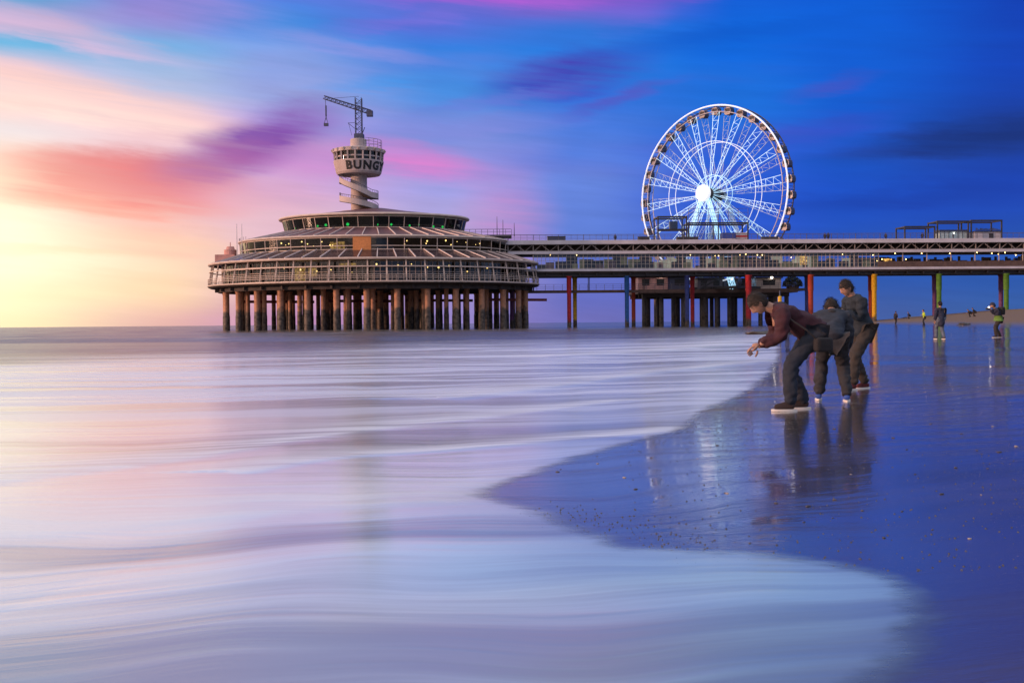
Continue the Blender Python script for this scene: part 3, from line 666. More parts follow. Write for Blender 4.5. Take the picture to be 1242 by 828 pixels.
# ------------------------------------------------------------------ tower on the roof
TX, TY = -28.1, 199.0
tw = empty('bungee_tower', (TX, TY, 20.9), 0, 'round pale concrete tower with spiral stairs and a ring-shaped cabin on the pavilion roof', 'tower')
MB().lathe([(4.8,-.4),(4.8,.55),(3.6,.75),(3.6,1.0),(1.6,1.05)], 40).build('base_ring', M['tower'], tw)
MB().lathe([(1.62,-.5),(1.5,1.5),(1.5,9.0)], 40).build('shaft', M['tower'], tw, smooth=True)
z0 = 8.15
MB().lathe([(1.5,7.75),(3.9,7.75),(4.15,8.1),(4.62,10.1),(4.62,10.2),(4.3,10.2)], 64).build('cabin_band', M['tower'], tw)
MB().lathe([(.01,8.0),(4.1,8.05)], 40).build('cabin_floor', M['inner'], tw)
MB().lathe([(3.5,10.2),(3.5,12.0)], 40).build('cabin_core', M['inner'], tw)
mb = MB()
for k in range(20):
    a = 2*PI*(k+.5)/20; mb.bar((4.72*math.sin(a),-4.72*math.cos(a),11.9),(4.95*math.sin(a),-4.95*math.cos(a),12.3),.35,.3)
mb.build('roof_bracket', M['cream'], tw)
for q_ in ((6.4,3.4,-115,95,.22),(3.2,1.0,-100,100,.05)):
    mb = MB(); P_ = []
    for i in range(25):
        f = i/24; a = R(q_[2]+(q_[3]-q_[2])*f); g_ = min(1, max(0, (f-q_[4])/(1-2*q_[4]))); z = q_[0]+(q_[1]-q_[0])*g_+.95; P_.append((3.55*math.sin(a),-3.55*math.cos(a),z+.42)); mb.bar((3.55*math.sin(a),-3.55*math.cos(a),z),P_[-1],.05)
    mb.tube(P_, .05, 5); mb.build('stair_rail', M['railing'], tw)
for i in range(20):
    a = 2*PI*i/20; a2 = 2*PI*(i+1)/20
    mb = MB().lathe([(4.28,10.2),(4.28,11.75)], 4, a0=a+.03, a1=a2-.03)
    w = mb.build('window', M['glass'], tw)
    MB().bar((4.4*math.sin(a),-4.4*math.cos(a),10.15),(4.55*math.sin(a),-4.55*math.cos(a),12.15),.28,.3).build('frame', M['tower'], w)
mb = MB().lathe([(3.9,10.75),(4.34,10.75),(4.34,11.0),(3.9,11.0)], 48); mb.build('window_rail', M['tower'], tw)
MB().lathe([(4.2,11.7),(4.75,11.75),(4.75,12.35),(4.3,12.5),(.02,12.5)], 64).build('cabin_roof', M['tower'], tw)
MB().lathe([(1.5,12.4),(1.5,14.3),(1.35,14.4),(.02,14.4)], 32).build('upper_drum', M['tower'], tw)
mb = MB()
for k in range(11):
    a = R(20+ k*14); p = Vector((4.3*math.sin(a), -4.3*math.cos(a), 12.45)); mb.bar(p, p+Vector((0,0,1.6)), .06)
for z in (13.0,13.5,14.05): mb.tube([(4.3*math.sin(R(20+k*14)), -4.3*math.cos(R(20+k*14)), z) for k in range(11)], .035, 5)
mb.bar((1.4,-.5,14.1),(3.6,-2.3,14.1),.06)
mb.build('roof_railing', M['railing'], tw)
def spiral(a0, a1, z0, z1, land):
    mb = MB(); n = 26; ri, ro = 1.55, 3.6; hgt = .95
    pr = []
    for i in range(n+1):
        f = i/n; a = R(a0+(a1-a0)*f); g = min(1, max(0, (f-land)/(1-2*land))) ; z = z0+(z1-z0)*g
        for r, zz in ((ri,z),(ro,z-.05),(ro,z+hgt),(ro-.12,z+hgt),(ro-.12,z+.12),(ri,z+.12)): pr.append((r*math.sin(a), -r*math.cos(a), zz))
    fs = []
    for i in range(n):
        for k in range(6): k2 = (k+1) % 6; fs.append((i*6+k, i*6+k2, (i+1)*6+k2, (i+1)*6+k))
    fs += [tuple(range(6)), tuple(range(n*6, n*6+6))[::-1]]
    return mb.add(pr, fs)
spiral(-115, 95, 6.4, 3.4, .22).build('spiral_stair', M['tower'], tw)
spiral(-100, 100, 3.2, 1.0, .05).build('spiral_stair', M['tower'], tw)
for q_ in ((-115,95,6.28,3.28,.22),(-100,100,3.08,.88,.05)):
    b_ = spiral(*q_); b_.v = [(x*1.012,y*1.012,z) if k%6 in (0,1) else (x*.985,y*.985,b_.v[k-k%6][2]+.06) for k,(x,y,z) in enumerate(b_.v)]; b_.build('stair_under_shade', M['under'], tw)  # thin dark sheet added below each stair, shade put into its colour
mb = MB(); 
for a in (70,95,-100): mb.bar((3.4*math.sin(R(a)),-3.4*math.cos(R(a)),.7),(1.5*math.sin(R(a)),-1.5*math.cos(R(a)),-.4+.6),.15)
mb.build('stair_bracket', M['dark'], tw)
# lettering round the band
def curved_text(txt, size, r0, slope, zb, a_c, m, parent, spacing=1.1):
    cu = bpy.data.curves.new('lettering', 'FONT'); cu.body = txt; cu.size = size; cu.extrude = .05; cu.offset = .085; cu.space_character = spacing; cu.align_x = 'CENTER'; cu.resolution_u = 4
    to = bpy.data.objects.new('tmp', cu); COL.objects.link(to); bpy.context.view_layer.update()
    me = bpy.data.meshes.new_from_object(to.evaluated_get(bpy.context.evaluated_depsgraph_get()))
    bpy.data.objects.remove(to); bm = bmesh.new(); bm.from_mesh(me)
    bmesh.ops.subdivide_edges(bm, edges=[e for e in bm.edges if e.calc_length() > .5], cuts=3)
    for v in bm.verts:
        x, y, z = v.co; r = r0 + slope*(y) + z + .05; a = a_c + x/r0
        v.co = (r*math.sin(a), -r*math.cos(a), zb + y)
    bm.to_mesh(me); bm.free(); me.name = 'lettering'; me.materials.clear(); me.materials.append(m)
    o = bpy.data.objects.new('lettering', me); COL.objects.link(o); o.parent = parent; return o
curved_text('BUNGY', 2.05, 4.2, .235, 8.42, R(30), M['black'], tw, 1.22)
# ------------------------------------------------------------------ crane standing on the tower
cr = empty('tower_crane', (TX+.1, TY, 20.9+14.4), 0, 'small blue-grey lattice crane standing on top of the bungee tower', 'crane')
def lattice(mb, a, b, w, n, r=.07, w2=None):
    a, b = Vector(a), Vector(b); d = (b-a).normalized(); u = Vector((0,0,1)) if abs(d.z) < .8 else Vector((0,1,0))
    s = d.cross(u).normalized(); q = s.cross(d).normalized(); w2 = w2 or w
    C = lambda f, i, j: a.lerp(b, f) + (s*i+q*j)*((w+(w2-w)*f)/2)
    for i, j in ((-1,-1),(1,-1),(1,1),(-1,1)): mb.bar(C(0,i,j), C(1,i,j), r*1.5)
    for k in range(n):
        f, g = k/n, (k+1)/n
        for (i,j),(i2,j2) in (((-1,-1),(1,-1)),((1,-1),(1,1)),((1,1),(-1,1)),((-1,1),(-1,-1))):
            mb.bar(C(f,i,j), C(g,i2,j2), r); mb.bar(C(f,i,j), C(f,i2,j2), r)
    return mb
lattice(MB(), (0,0,0), (0,0,7.6), 1.15, 8, .075).build('mast', M['crane'], cr)
J0, J1 = (-6.4,-.2,7.75), (2.2,.1,4.95)
lattice(MB(), J1, J0, .75, 12, .07, .55).build('jib', M['crane'], cr)
MB().box(1.5,2.6,-.5,.6,4.2,5.2).build('counterweight', M['crane'], cr)
mb = MB(); mb.tube([(-4.5,0,7.6),(0,0,7.9),(.0,0,7.7)], .035, 5); mb.bar((-2,0,3),( -.5,0,1.8),.09); mb.bar((-2,0,3),(-.5,0,3.1),.07); mb.bar((-1.9,0,3),(-1.3,0,.7),.06); mb.build('stay', M['crane'], cr)
mb = MB().tube([(-6.1,-.2,7.4),(-6.0,-.2,3.5)], .05, 5)
mb.build('hoist_rope', M['crane'], cr)
mb = MB().box(-6.4,-5.6,-.5,.1,2.45,2.95); 
for x in (-6.35,-5.65): mb.bar((x,-.2,2.9),(-6.0,-.2,4.2),.08)
mb.box(-6.12,-5.88,-.32,-.08,4.2,6.2)
mb.build('basket', M['gondola'], cr)
mb = MB().box(-.8,.9,-.8,.8,0,.9); mb.bar((.6,0,.9),(1.1,0,2.2),.12); mb.build('crane_base', M['crane'], cr)
# ------------------------------------------------------------------ the long two-storey pier
PR = R(3.0); px0 = at(640, 391, 198.0)
PO = Vector((px0.x, 198.0, 0)); e1 = Vector((math.cos(PR), math.sin(PR), 0)); e2 = Vector((-math.sin(PR), math.cos(PR), 0))
pier = empty('pier', PO, PR, 'long two-storey pier with white fascias, glazed gallery and brightly coloured pillars', 'pier')
def lx_of(x, ly=0.0):      # picture column -> metres along the pier
    d = ray(x, 391); k = d.x/d.y; bx, by = PO.x + e2.x*ly, PO.y + e2.y*ly
    return (k*by - bx)/(e1.x - k*e1.y)
def pz(y, x, Y): return at(x, y, Y).z
LX0, LX1 = lx_of(617), 150.0
WID = 9.0
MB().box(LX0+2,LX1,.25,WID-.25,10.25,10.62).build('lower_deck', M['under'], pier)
mb = MB().box(LX0+2,LX1,.0,.24,10.55,10.98); mb.box(LX0+2,LX1,WID-.24,WID,10.55,10.98); mb.build('lower_fascia', M['white'], pier)
mb = MB()
for y in (1.2,4.4,7.6): mb.box(LX0+2,LX1,y,y+.45,9.62,10.24)
for x in np.arange(LX0+4, LX1, 3.1): mb.box(x,x+.25,.5,1.18,9.85,10.22)
mb.build('girder', M['dark'], pier)
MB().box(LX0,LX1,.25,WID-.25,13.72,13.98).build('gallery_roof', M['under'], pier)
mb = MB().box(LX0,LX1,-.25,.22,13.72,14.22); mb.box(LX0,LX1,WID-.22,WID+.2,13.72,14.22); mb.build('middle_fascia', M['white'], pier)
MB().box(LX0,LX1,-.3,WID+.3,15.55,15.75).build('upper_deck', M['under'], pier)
mb = MB().box(LX0-.5,LX1,-.55,-.31,15.5,16.25); mb.box(LX0-.5,LX1,WID+.31,WID+.55,15.5,16.25); mb.build('upper_fascia', M['white'], pier)
MB().box(LX0-.5,LX1,-.3,WID+.3,15.76,15.84).build('deck_boards', M['brown'], pier)
# bays: truss panel, railing, gallery window
BAY = 4.65
def truss():
    mb = MB()
    for y in (.05,):
        for k in range(1):
            mb.bar((0.1,y,14.25),(BAY*.33,y,15.45),.12); mb.bar((BAY*.33,y,15.45),(BAY*.66,y,14.25),.12)
            mb.bar((BAY*.66,y,14.25),(BAY*.98,y,15.45),.09)
        mb.bar((0,y,14.3),(BAY,y,14.3),.1); mb.bar((0,y,15.45),(BAY,y,15.45),.1)
        mb.bar((BAY*.5,y,14.25),(BAY*.5,y,15.5),.06); mb.bar((0,y,14.25),(0,y,15.5),.16)
    return mb
M['truss'] = mat('truss_steel', (.42,.37,.33), .55)
M['lattice'] = mat('pale_truss_steel', (.26,.23,.22), .55)
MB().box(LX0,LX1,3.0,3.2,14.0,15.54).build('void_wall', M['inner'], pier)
t0 = truss().build('truss_panel', M['lattice'], pier)
mb = MB()
for z in (16.45,16.72,17.0): mb.bar((0,-.45,z),(BAY,-.45,z),.05)
mb.bar((0,-.45,17.25),(BAY,-.45,17.25),.09)
for k in range(4): mb.bar((BAY*k/4,-.45,15.8),(BAY*k/4,-.45,17.25),.10 if k == 0 else .04)
r0 = mb.build('railing', M['railing'], pier)
g0 = MB().box(.1,BAY-.1,.42,.46,11.0,13.7).build('window', M['clear'], pier)
mb = MB()
for k in range(6): mb.bar((BAY*k/6,.36,10.98),(BAY*k/6,.36,13.72),.06 if k else .16, .1)
for z in (11.1,11.85,12.5,13.15,13.62): mb.bar((0,.36,z),(BAY,.36,z),.055)
f0 = mb.build('frame', M['truss'], g0)
pan = [('creampanel',),('olive',),('inner',)]
rb = random.Random(12); nb = int((LX1-LX0)/BAY)
open_from = lx_of(905)
for i in range(nb):
    x = LX0 + i*BAY
    if i == 0: t0.location.x = x; r0.location.x = x
    else: dup(t0, pier, (x,0,0)); dup(r0, pier, (x,0,0))
    if x > LX0 + 3 and x < lx_of(1060):
        if 'w_used' not in globals(): g0.location.x = x; w_used = True
        else:
            g = dup(g0, pier, (x,0,0)); dup(f0, g)
    if x > LX0 + 3 and x < open_from + 30:
        s = rb.random()
        px = 621 + 1300*(PO.x + x*e1.x)/(PO.y + x*e1.y)
        kind = 'olive' if (730 < px < 795) else 'creampanel' if (765 < px < 835 or rb.random() < .18) else 'inner' if rb.random() < .6 else None
        if 720 < px < 845 and kind == 'inner': kind = 'olive'
        xx = x + .05
        while xx < x + BAY - .3:
            ww = min(x+BAY-.05-xx, .6 + 1.6*rb.random()); k2 = kind if rb.random() < .6 else rb.choice(['inner','inner','olive','innerfloor',None,'brown'])
            if k2: MB().box(xx, xx+ww-.06, 5.2+rb.random()*1.5, 6.8, 11.0, 12.3+1.3*rb.random()**.5).build('back_panel', M[k2], pier)
            xx += ww
        for q in range(2):
            cx = x + .3 + 2.2*q + rb.random(); MB().box(cx, cx+.5+rb.random()*1.2, 2.0+rb.random(), 3.4, 10.98, 11.5+1.2*rb.random()).build('counter', M[rb.choice(['inner','brown','pinkwall','olive'])], pier)
    if x >= lx_of(1055) and x < LX1-BAY:
        MB().box(x, x+BAY-.03, .3, .4, 10.98, 12.05).build('parapet', M['brown'], pier)
        MB().box(x+.0, x+.16, .45, .6, 10.98, 13.72).build('post', M['truss'], pier)
        for k in range(2):
            cx = x + .8 + k*2.1; mb = MB().box(cx,cx+1.3,2.4,3.2,12.2,12.3); mb.box(cx+.1,cx+.2,2.5,3.1,10.98,12.2); mb.box(cx+1.1,cx+1.2,2.5,3.1,10.98,12.2); mb.box(cx,cx+.5,3.6,3.7,12.0,12.9+.3*rb.random())
            mb.build('bench_table', M['inner'], pier)
        for q in range(3):
            if rb.random() < .65: cx = x+.1+1.5*q; MB().box(cx,cx+.5+rb.random(),5.5+rb.random(),6.9,11.0,12.4+1.2*rb.random()).build('back_panel', M[rb.choice(['inner','brown','railing','bluepaint'])], pier)
def lamp(m, lx, ly, z, r=.11):
    bm = bmesh.new(); bmesh.ops.create_icosphere(bm, subdivisions=1, radius=r)
    MB().add([v.co + Vector((lx,ly,z)) for v in bm.verts], [tuple(v.index for v in f.verts) for f in bm.faces]).build('lamp', M[m], pier); bm.free()
for x, y in ((1059,309),(1064,316),(1070,314),(1086,307),(1099,314),(1152,307),(1203,307),(1211,308),(1219,306),(1185,306),(1118,307),(868,310),(872,310),(898,309),(905,308),(919,309),(925,309),(646,307),(668,309),(700,309),(838,309),(1022,308),(1128,318),(1147,317),(1166,318),(1180,317),(1196,318),(1232,309),(960,312)):
    lx = lx_of(x, 1.0); p = PO + e1*lx + e2*1.0; lamp('warm', lx, 1.0, pz(y+ .3, x, p.y), .10 if y < 315 else .075)
for x, y, w_, h_ in ((975,314,9,9),(1077,314,10,3),(655,331,0,0)):
    if not w_: continue
    lx = lx_of(x, 3.0); s = 199/1300
    MB().box(lx-w_*s/2, lx+w_*s/2, 3.0, 3.2, pz(y+h_/2+2, x, 201), pz(y-h_/2, x, 201)).build('lit_window', M['warmroom'], pier)
# pillars, painted, in pairs
PAINT = {'red': (.42,.018,.03), 'orange': (.36,.045,.02), 'yellow': (.58,.34,.01), 'blue': (.012,.10,.34), 'green': (.08,.22,.025), 'purple': (.14,.045,.16), 'dark blue': (.03,.05,.22)}
pm = {k: pillar_mat(k.replace(' ','_')+'_painted_pillar', v, 1.5) for k, v in PAINT.items()}
def pillar(x, ly, colr, r=.45, z1=9.7, sleeve=True):
    r *= .9
    lx = lx_of(x, ly); p = PO + e1*lx + e2*ly; zb = min(0, zs(p.x, p.y)) - 3
    pr = [(r*.92,zb),(r*.92,6.6),(r*1.06,6.75),(r*1.06,z1-.3),(r*1.3,z1-.2),(r*1.3,z1)] if sleeve else [(r,zb),(r,z1)]
    o = MB().lathe(pr, 20).build('pillar', pm[colr], pier, smooth=True, loc=(lx, ly, 0)); o['label'] = colr + ' painted pillar'
    return o
for x, ly, c, r in ((621,2.5,'purple',.44),(630.5,6.4,'yellow',.42),(690.5,1.4,'red',.47),(697.5,7.2,'yellow',.46),(760.5,1.4,'blue',.47),(768.5,7.2,'orange',.46),(833.5,1.4,'dark blue',.47),(840,7.2,'red',.46),
                    (908,1.4,'red',.60),(983.5,1.4,'orange',.55),(1060.5,1.4,'yellow',.53),(1133.5,7.0,'purple',.5),(1139,1.4,'green',.53),(1214,7.0,'purple',.5),(1220.5,1.4,'green',.55),(1302,1.4,'blue',.55),(1382,1.4,'red',.55),
                    (1056,7.0,'orange',.5),(979,7.0,'dark blue',.5)):
    pillar(x, ly, c, r)
# hanging catwalk below the deck
cw = empty('catwalk', PO, PR, 'narrow dark catwalk with thin railing slung below the pier deck', 'catwalk')
c0, c1 = lx_of(641, 4), lx_of(832, 4)
MB().box(c0,c1,3.4,5.0,6.65,7.15).build('walkway', M['brown'], cw)
mb = MB()
for x in np.arange(c0, c1, 1.6): mb.bar((x,3.5,7.15),(x,3.5,8.25),.06)
for z in (7.5,7.85,8.25): mb.bar((c0,3.5,z),(c1,3.5,z),.05)
mb.build('railing', M['railing'], cw)
mb = MB()
for x in np.arange(c0+1, c1, 10.5): mb.bar((x,3.4,7.1),(x,3.4,10.2),.12); mb.bar((x,5.0,7.1),(x,5.0,10.2),.12)
mb.build('hanger', M['dark'], cw)
# ------------------------------------------------------------------ things on the upper deck
def deck_at(x, ly): lx = lx_of(x, ly); return PO + e1*lx + e2*ly + Vector((0,0,15.84))
def dm(px): return px*199/1300.0
def portal(x0, x1, y0, y1, label, ly=3.0, mids=(), name='steel_frame', nb=2):
    p = deck_at(x0, ly); Wd = dm(x1-x0); zt = pz(y0, x0, p.y)-15.84
    o = empty(name, p, PR, label, 'steel frame'); D = 4.0
    for yy in (0, D):
        mb = MB().box(-.12,.12,yy,yy+.24,0,zt); mb.build('post', M['dark'], o)
        MB().box(Wd-.12,Wd+.12,yy,yy+.24,0,zt).build('post', M['dark'], o)
        for m_ in mids: MB().box(m_*Wd-.1,m_*Wd+.1,yy,yy+.2,0,zt).build('post', M['dark'], o)
        MB().box(-.12,Wd+.12,yy+.002,yy+.22,zt,zt+.3).build('beam', M['dark'], o)
    for f in (0,1): MB().box(f*Wd-.1,f*Wd+.1,.24,D,zt+.02,zt+.25).build('beam', M['dark'], o)
    return o, Wd, zt
o, Wd, zt = portal(836, 910, 271.5, 290, 'wide dark steel frame with tall net posts in front of the Ferris wheel', 2.5, (.5,))
mb = MB()
for k in range(7): mb.bar((Wd*k/6,0,zt),(Wd*k/6,0,zt+2.9),.07)
for z in (.7,1.4,2.1,2.85): mb.bar((0,0,zt+z),(Wd,0,zt+z),.06)
mb.build('net_rail', M['railing'], o)
MB().box(.3,Wd*.48,3.0,3.05,0,zt-.4).build('glass_screen', M['clear'], o)
o, Wd, zt = portal(799, 834.5, 264, 290, 'tall dark steel frame holding a glass box left of the Ferris wheel axle', 2.5, (), )
MB().box(-.15,Wd+.15,-.05,.2,zt-2.55,zt-2.1).build('beam', M['dark'], o)
MB().box(.15,Wd-.15,.3,.36,zt-2.05,zt-.05).build('glass_screen', M['clear'], o)
MB().box(Wd*.45,Wd*.72,1,2,zt-2.08,zt-.6).build('winch', M['gondola'], o)
o, Wd, zt = portal(1098, 1136, 276, 290, 'low dark steel frame left of the taller frames on the upper deck', 3)
o, Wd, zt = portal(1137.5, 1177, 269.5, 290, 'dark steel frame over a glass kiosk on the upper deck', 3)
kio = empty('glass_kiosk', deck_at(1140, 4), PR, 'pale glass kiosk standing under a dark steel frame on the upper deck', 'kiosk')
M['paleglass'] = mat('frosted_glass', (.45,.6,.65), .2, var=.2)
kw = dm(35)
MB().box(0,kw,0,2.0,0,2.0).build('wall', M['paleglass'], kio); MB().box(-.1,kw+.1,-.1,2.1,2.0,2.4).build('roof', M['gondola'], kio)
mb = MB()
for k in range(7): mb.box(kw*k/6-.04,kw*k/6+.04,-.06,-.003,0,2.0)
mb.build('frame', M['dark'], kio)
bm = bmesh.new(); bmesh.ops.create_icosphere(bm, subdivisions=1, radius=.13); MB().add([v.co+Vector((kw*.5,-.2,1.75)) for v in bm.verts],[tuple(v.index for v in f.verts) for f in bm.faces]).build('lamp', M['flood'], kio); bm.free()
o, Wd, zt = portal(1178.5, 1217.5, 268.5, 290, 'dark steel frame over the white hut on the upper deck', 3)
hut = empty('hut', deck_at(1182, 4), PR, 'white hut with dark red base and dark door under a steel frame', 'hut')
hw = dm(34)
MB().box(0,hw,0,2.2,.7,1.95).build('wall', M['white'], hut); MB().box(-.02,hw+.02,-.02,2.2,0,.7).build('base', M['darkred'], hut)
MB().box(-.1,hw+.1,-.1,2.3,1.95,2.1).build('roof', M['dark'], hut)
MB().box(hw*.55,hw*.72,-.06,-.03,.05,1.7).build('door', M['black'], hut)
mb = MB(); rs = random.Random(2)
for k in range(22): x = .2+k*(hw-.4)/22; mb.box(x,x+.15,-.12,-.06,2.25,2.45+.28*rs.random())
o2 = mb.build('sign', M['crane'], hut)
MB().box(.0,hw,-.05,.0,2.14,2.22).build('sign_rail', M['dark'], hut)
cab = empty('kiosk', deck_at(877, 3.5), PR, 'blue, red and white painted kiosk below the Ferris wheel', 'kiosk')
MB().box(0,2.5,0,2,.9,2.0).build('blue_panel', M['bluepaint'], cab); MB().box(0,2.5,0,2,0,.89).build('white_panel', M['white'], cab)
mb = MB().box(2.6,5.0,0,2,1.45,2.0); mb.box(2.6,5.0,0,2,.75,1.1); mb.build('white_panel', M['white'], cab)
mb = MB().box(2.6,5.0,.02,1.98,1.1,1.449); mb.box(2.6,5.0,.02,1.98,0,.749); mb.build('red_panel', M['redpaint'], cab)
for x, w_, h_, lab in ((665,22,5,'long pale deck locker beside the railing at the left end of the upper deck'),(775,14,4,'dark low box behind the railing left of the glass box frame'),(822,26,3.5,'dark low bench box below the glass box frame'),(925,20,3,'dark low bench right of the Ferris wheel rim')):
    b_ = empty('deck_box', deck_at(x, 1.5), PR, lab, 'deck box'); MB().box(0,dm(w_),0,1,0,dm(h_)+.5).build('body', M['gondola' if x == 665 else 'dark'], b_); MB().box(-.05,dm(w_)+.05,-.05,1.05,dm(h_)+.5,dm(h_)+.58).build('lid', M['dark'], b_)
# ------------------------------------------------------------------ wheel island behind the pier
WP = at(866, 236, 226.0)
isl = empty('wheel_platform', (WP.x, 226, 0), R(2), 'dark concrete platform on piles behind the pier carrying the Ferris wheel', 'platform')
sI = 226/1300
IX0, IX1 = (768-866)*sI, (972-866)*sI
MB().box(IX0,IX1-2.5,-6,14,6.9,7.7).build('slab', M['brown'], isl)
MB().box(IX1-6,IX1,-5,4,7.3,7.75).build('slab', M['brown'], isl)
mb = MB()
for y in (-5,0,6,12): mb.box(IX0+1,IX1-4,y,y+.8,6.1,6.88)
mb.build('girder', M['under'], isl)
q0 = None
for x, y in ((776,-3),(786,2),(796,-4),(803,5),(813,-2),(824,-4),(829,7),(850,-3),(857,4),(863,-4),(870,6),(880,-3),(889,2),(899,-4),(911,5),(918,-3),(926,3),(935,-4),(942,5),(950,-3),(958,3),(808,11),(835,11),(884,11),(905,11)):
    lx = (x-866)*(226+y)/1300 - 0; 
    r = .75 if x in (786,824,850,857,889,911,942) else .45
    MB().lathe([(r,-6),(r,6.85)], 16).build('pile', M['darkpile'], isl, smooth=True, loc=(lx, y, 0))
mb = MB()
for x in np.arange(IX0, IX1-2.6, 1.7): mb.bar((x,-5.9,7.7),(x,-5.9,8.8),.06)
for z in (8.05,8.4,8.8): mb.bar((IX0,-5.9,z),(IX1-2.6,-5.9,z),.05)
mb.build('railing', M['railing'], isl)
def shed(x0, x1, y0, y1, ly, dep, label, wallm, lampx=()):
    p = Vector((WP.x, 226, 7.7)) + Vector(((x0-866)*sI, ly, 0)); w_ = (x1-x0)*sI; h_ = max(1.8, pz(y0, x0, 226+ly) - 7.7)
    o = empty('platform_building', p, 0, label, 'building')
    MB().box(0,w_,0,dep,0,h_).build('wall', wallm, o); MB().box(-.3,w_+.3,-.4,dep+.3,h_,h_+.25).build('roof', M['dark'], o)
    n = max(1, int(w_/2.6))
    for k in range(n):
        x = w_*(k+.25)/n
        w2 = MB().box(x,x+w_/n*.5,-.06,-.02,h_*.35,h_*.8).build('window', M['black'], o)
        MB().box(x-.1,x+w_/n*.5+.1,-.10,-.061,h_*.8,h_*.8+.12).build('frame', M['dark'], w2)
    for lx in lampx:
        bm = bmesh.new(); bmesh.ops.create_icosphere(bm, subdivisions=1, radius=.28); MB().add([v.co+Vector(((lx-x0)*sI,-.6,h_+.1)) for v in bm.verts],[tuple(v.index for v in f.verts) for f in bm.faces]).build('floodlight', M['flood'], o); bm.free()
    return o
shed(771,806,336,350,-4,5,'pale low building with a bright floodlight at the left end of the wheel platform', M['pinkwall'], (798,))
shed(808,831,336,350,-4.5,5,'plain grey building in the middle of the wheel platform', M['gondola'])
shed(842,872,338,350,-3.5,5,'dark building beside the outdoor stairs on the wheel platform', M['railing'], ())
shed(874,905,339,350,-3,5,'grey building behind the thick red pillar on the wheel platform', M['gondola'], (883,))
shed(912,941,337.5,350,-4,5,'pale building with lit roof lamp at the right end of the wheel platform', M['cream'], (929,))
stt = empty('outdoor_stair', (WP.x+(842-866)*sI, 219.4, 7.7), 0, 'dark steel stair climbing from the wheel platform towards the pier deck', 'stair')
mb = MB()
for k in range(16): mb.box(k*.27,k*.27+.3,0,1.2,k*.15,k*.15+.06)
mb.build('tread', M['dark'], stt)
mb = MB(); 
for y in (0,1.2): mb.bar((0,y,0),(4.5,y,2.5),.1,.3); mb.bar((0,y,1),(4.5,y,3.5),.07); mb.bar((0,y,.5),(4.5,y,3.0),.05)
mb.build('stringer', M['dark'], stt)
bush = empty('planter_bush', (WP.x+(957-866)*sI, 223.5, 7.75), 0, 'dark rounded bush in a low planter at the landward tip of the wheel platform', 'bush')
M['leaf'] = mat('dark_leaf', (.03,.035,.03), .7, var=.5, scale=3)
MB().lathe([(.02,0),(1.2,0),(1.35,.5),(.02,.5)], 16).build('planter', M['brown'], bush)
mb = MB(); rl = random.Random(9)
for k in range(1500):
    v = Vector((rl.gauss(0,1), rl.gauss(0,1), abs(rl.gauss(0,1)))).normalized()*(.5+.5*rl.random()**.4)
    p = Vector((v.x*2.1, v.y*1.5, .5+v.z*2.0*(1+.2*mnoise.noise(v*3)))); a = Vector((rl.uniform(-1,1),rl.uniform(-1,1),rl.uniform(-1,1)))*.16; b = Vector((rl.uniform(-1,1),rl.uniform(-1,1),rl.uniform(-1,1)))*.16
    mb.add([p+a, p+b, p-a, p-b], [(0,1,2,3)])
mb.build('foliage', M['leaf'], bush)
# ------------------------------------------------------------------ Ferris wheel
AZW = R(10.7+35.5)                                     # which way its axle points
wh = empty('ferris_wheel', (WP.x, 226.0, 7.7), -AZW, 'giant white lit Ferris wheel turned to the side, rising behind the pier', 'Ferris wheel')
# local frame: wheel turns in the X-Z plane, the axle is along local -Y (towards the camera's left)
HZ = WP.z - 7.7; RW = 18.4; TH = 1.15
def circ(r, y, n=120): return [(r*math.sin(2*PI*i/n), y, HZ + r*math.cos(2*PI*i/n)) for i in range(n)]
MB().tube(circ(RW,-TH), .17, 8, True).build('rim', M['led'], wh)
MB().tube(circ(RW-1.3,-TH*.8), .10, 6, True).build('rim', M['white'], wh)
MB().tube(circ(RW-1.3, TH*.8), .10, 6, True).build('rim', M['white'], wh)
for y in (-TH, TH): MB().tube(circ(11.0, y), .075, 6, True).build('inner_ring', M['led'], wh)
for y in (-.9, .9): MB().tube(circ(4.0, y), .06, 6, True).build('inner_ring', M['ledspoke'], wh)
mb = MB()
for i in range(72):
    a = 2*PI*i/72; c, s = math.cos(a), math.sin(a); a2 = a + PI/72
    mb.bar((RW*s,-TH,HZ+RW*c),(RW*s,TH,HZ+RW*c),.08); q = RW-1.3
    mb.bar((RW*s,-TH,HZ+RW*c),(q*math.sin(a2),-TH*.8,HZ+q*math.cos(a2)),.07); mb.bar((q*math.sin(a2),TH*.8,HZ+q*math.cos(a2)),(RW*s,TH,HZ+RW*c),.07)
mb.tube(circ(RW, TH), .14, 8, True); mb.build('rim', M['gondola'], wh)
NS = 18
def spoke(y0, y1):
    mb = MB(); n = 9; w0, w1 = .07, .80
    P = lambda f, s: Vector((s*(w0+(w1-w0)*f), y0+(y1-y0)*f, 1.2+(RW-2.6)*f))
    mb.bar(P(0,-1),P(1,-1),.075); mb.bar(P(0,1),P(1,1),.075)
    for k in range(1,n):
        f = k/n; mb.bar(P(f,-1),P(f,1),.04,.06); mb.bar(P(f,-1),P(min(1,f+1/n),1),.04)
    return mb
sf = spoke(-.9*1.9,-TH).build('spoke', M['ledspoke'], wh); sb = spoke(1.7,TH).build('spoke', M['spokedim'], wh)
for k in range(NS):
    for o in (sf, sb):
        a = 2*PI*k/NS + (.07 if o is sb else 0) + .09
        c = o if k == 0 else dup(o, wh)
        c.location = (0,0,HZ); c.rotation_euler = (0, a, 0)
ax = Matrix.Rotation(PI/2, 4, 'X')
def yl(prof, n=32):
    mb = MB().lathe(prof, n); mb.v = [(x, -z, HZ + y) for x, y, z in mb.v]; return mb
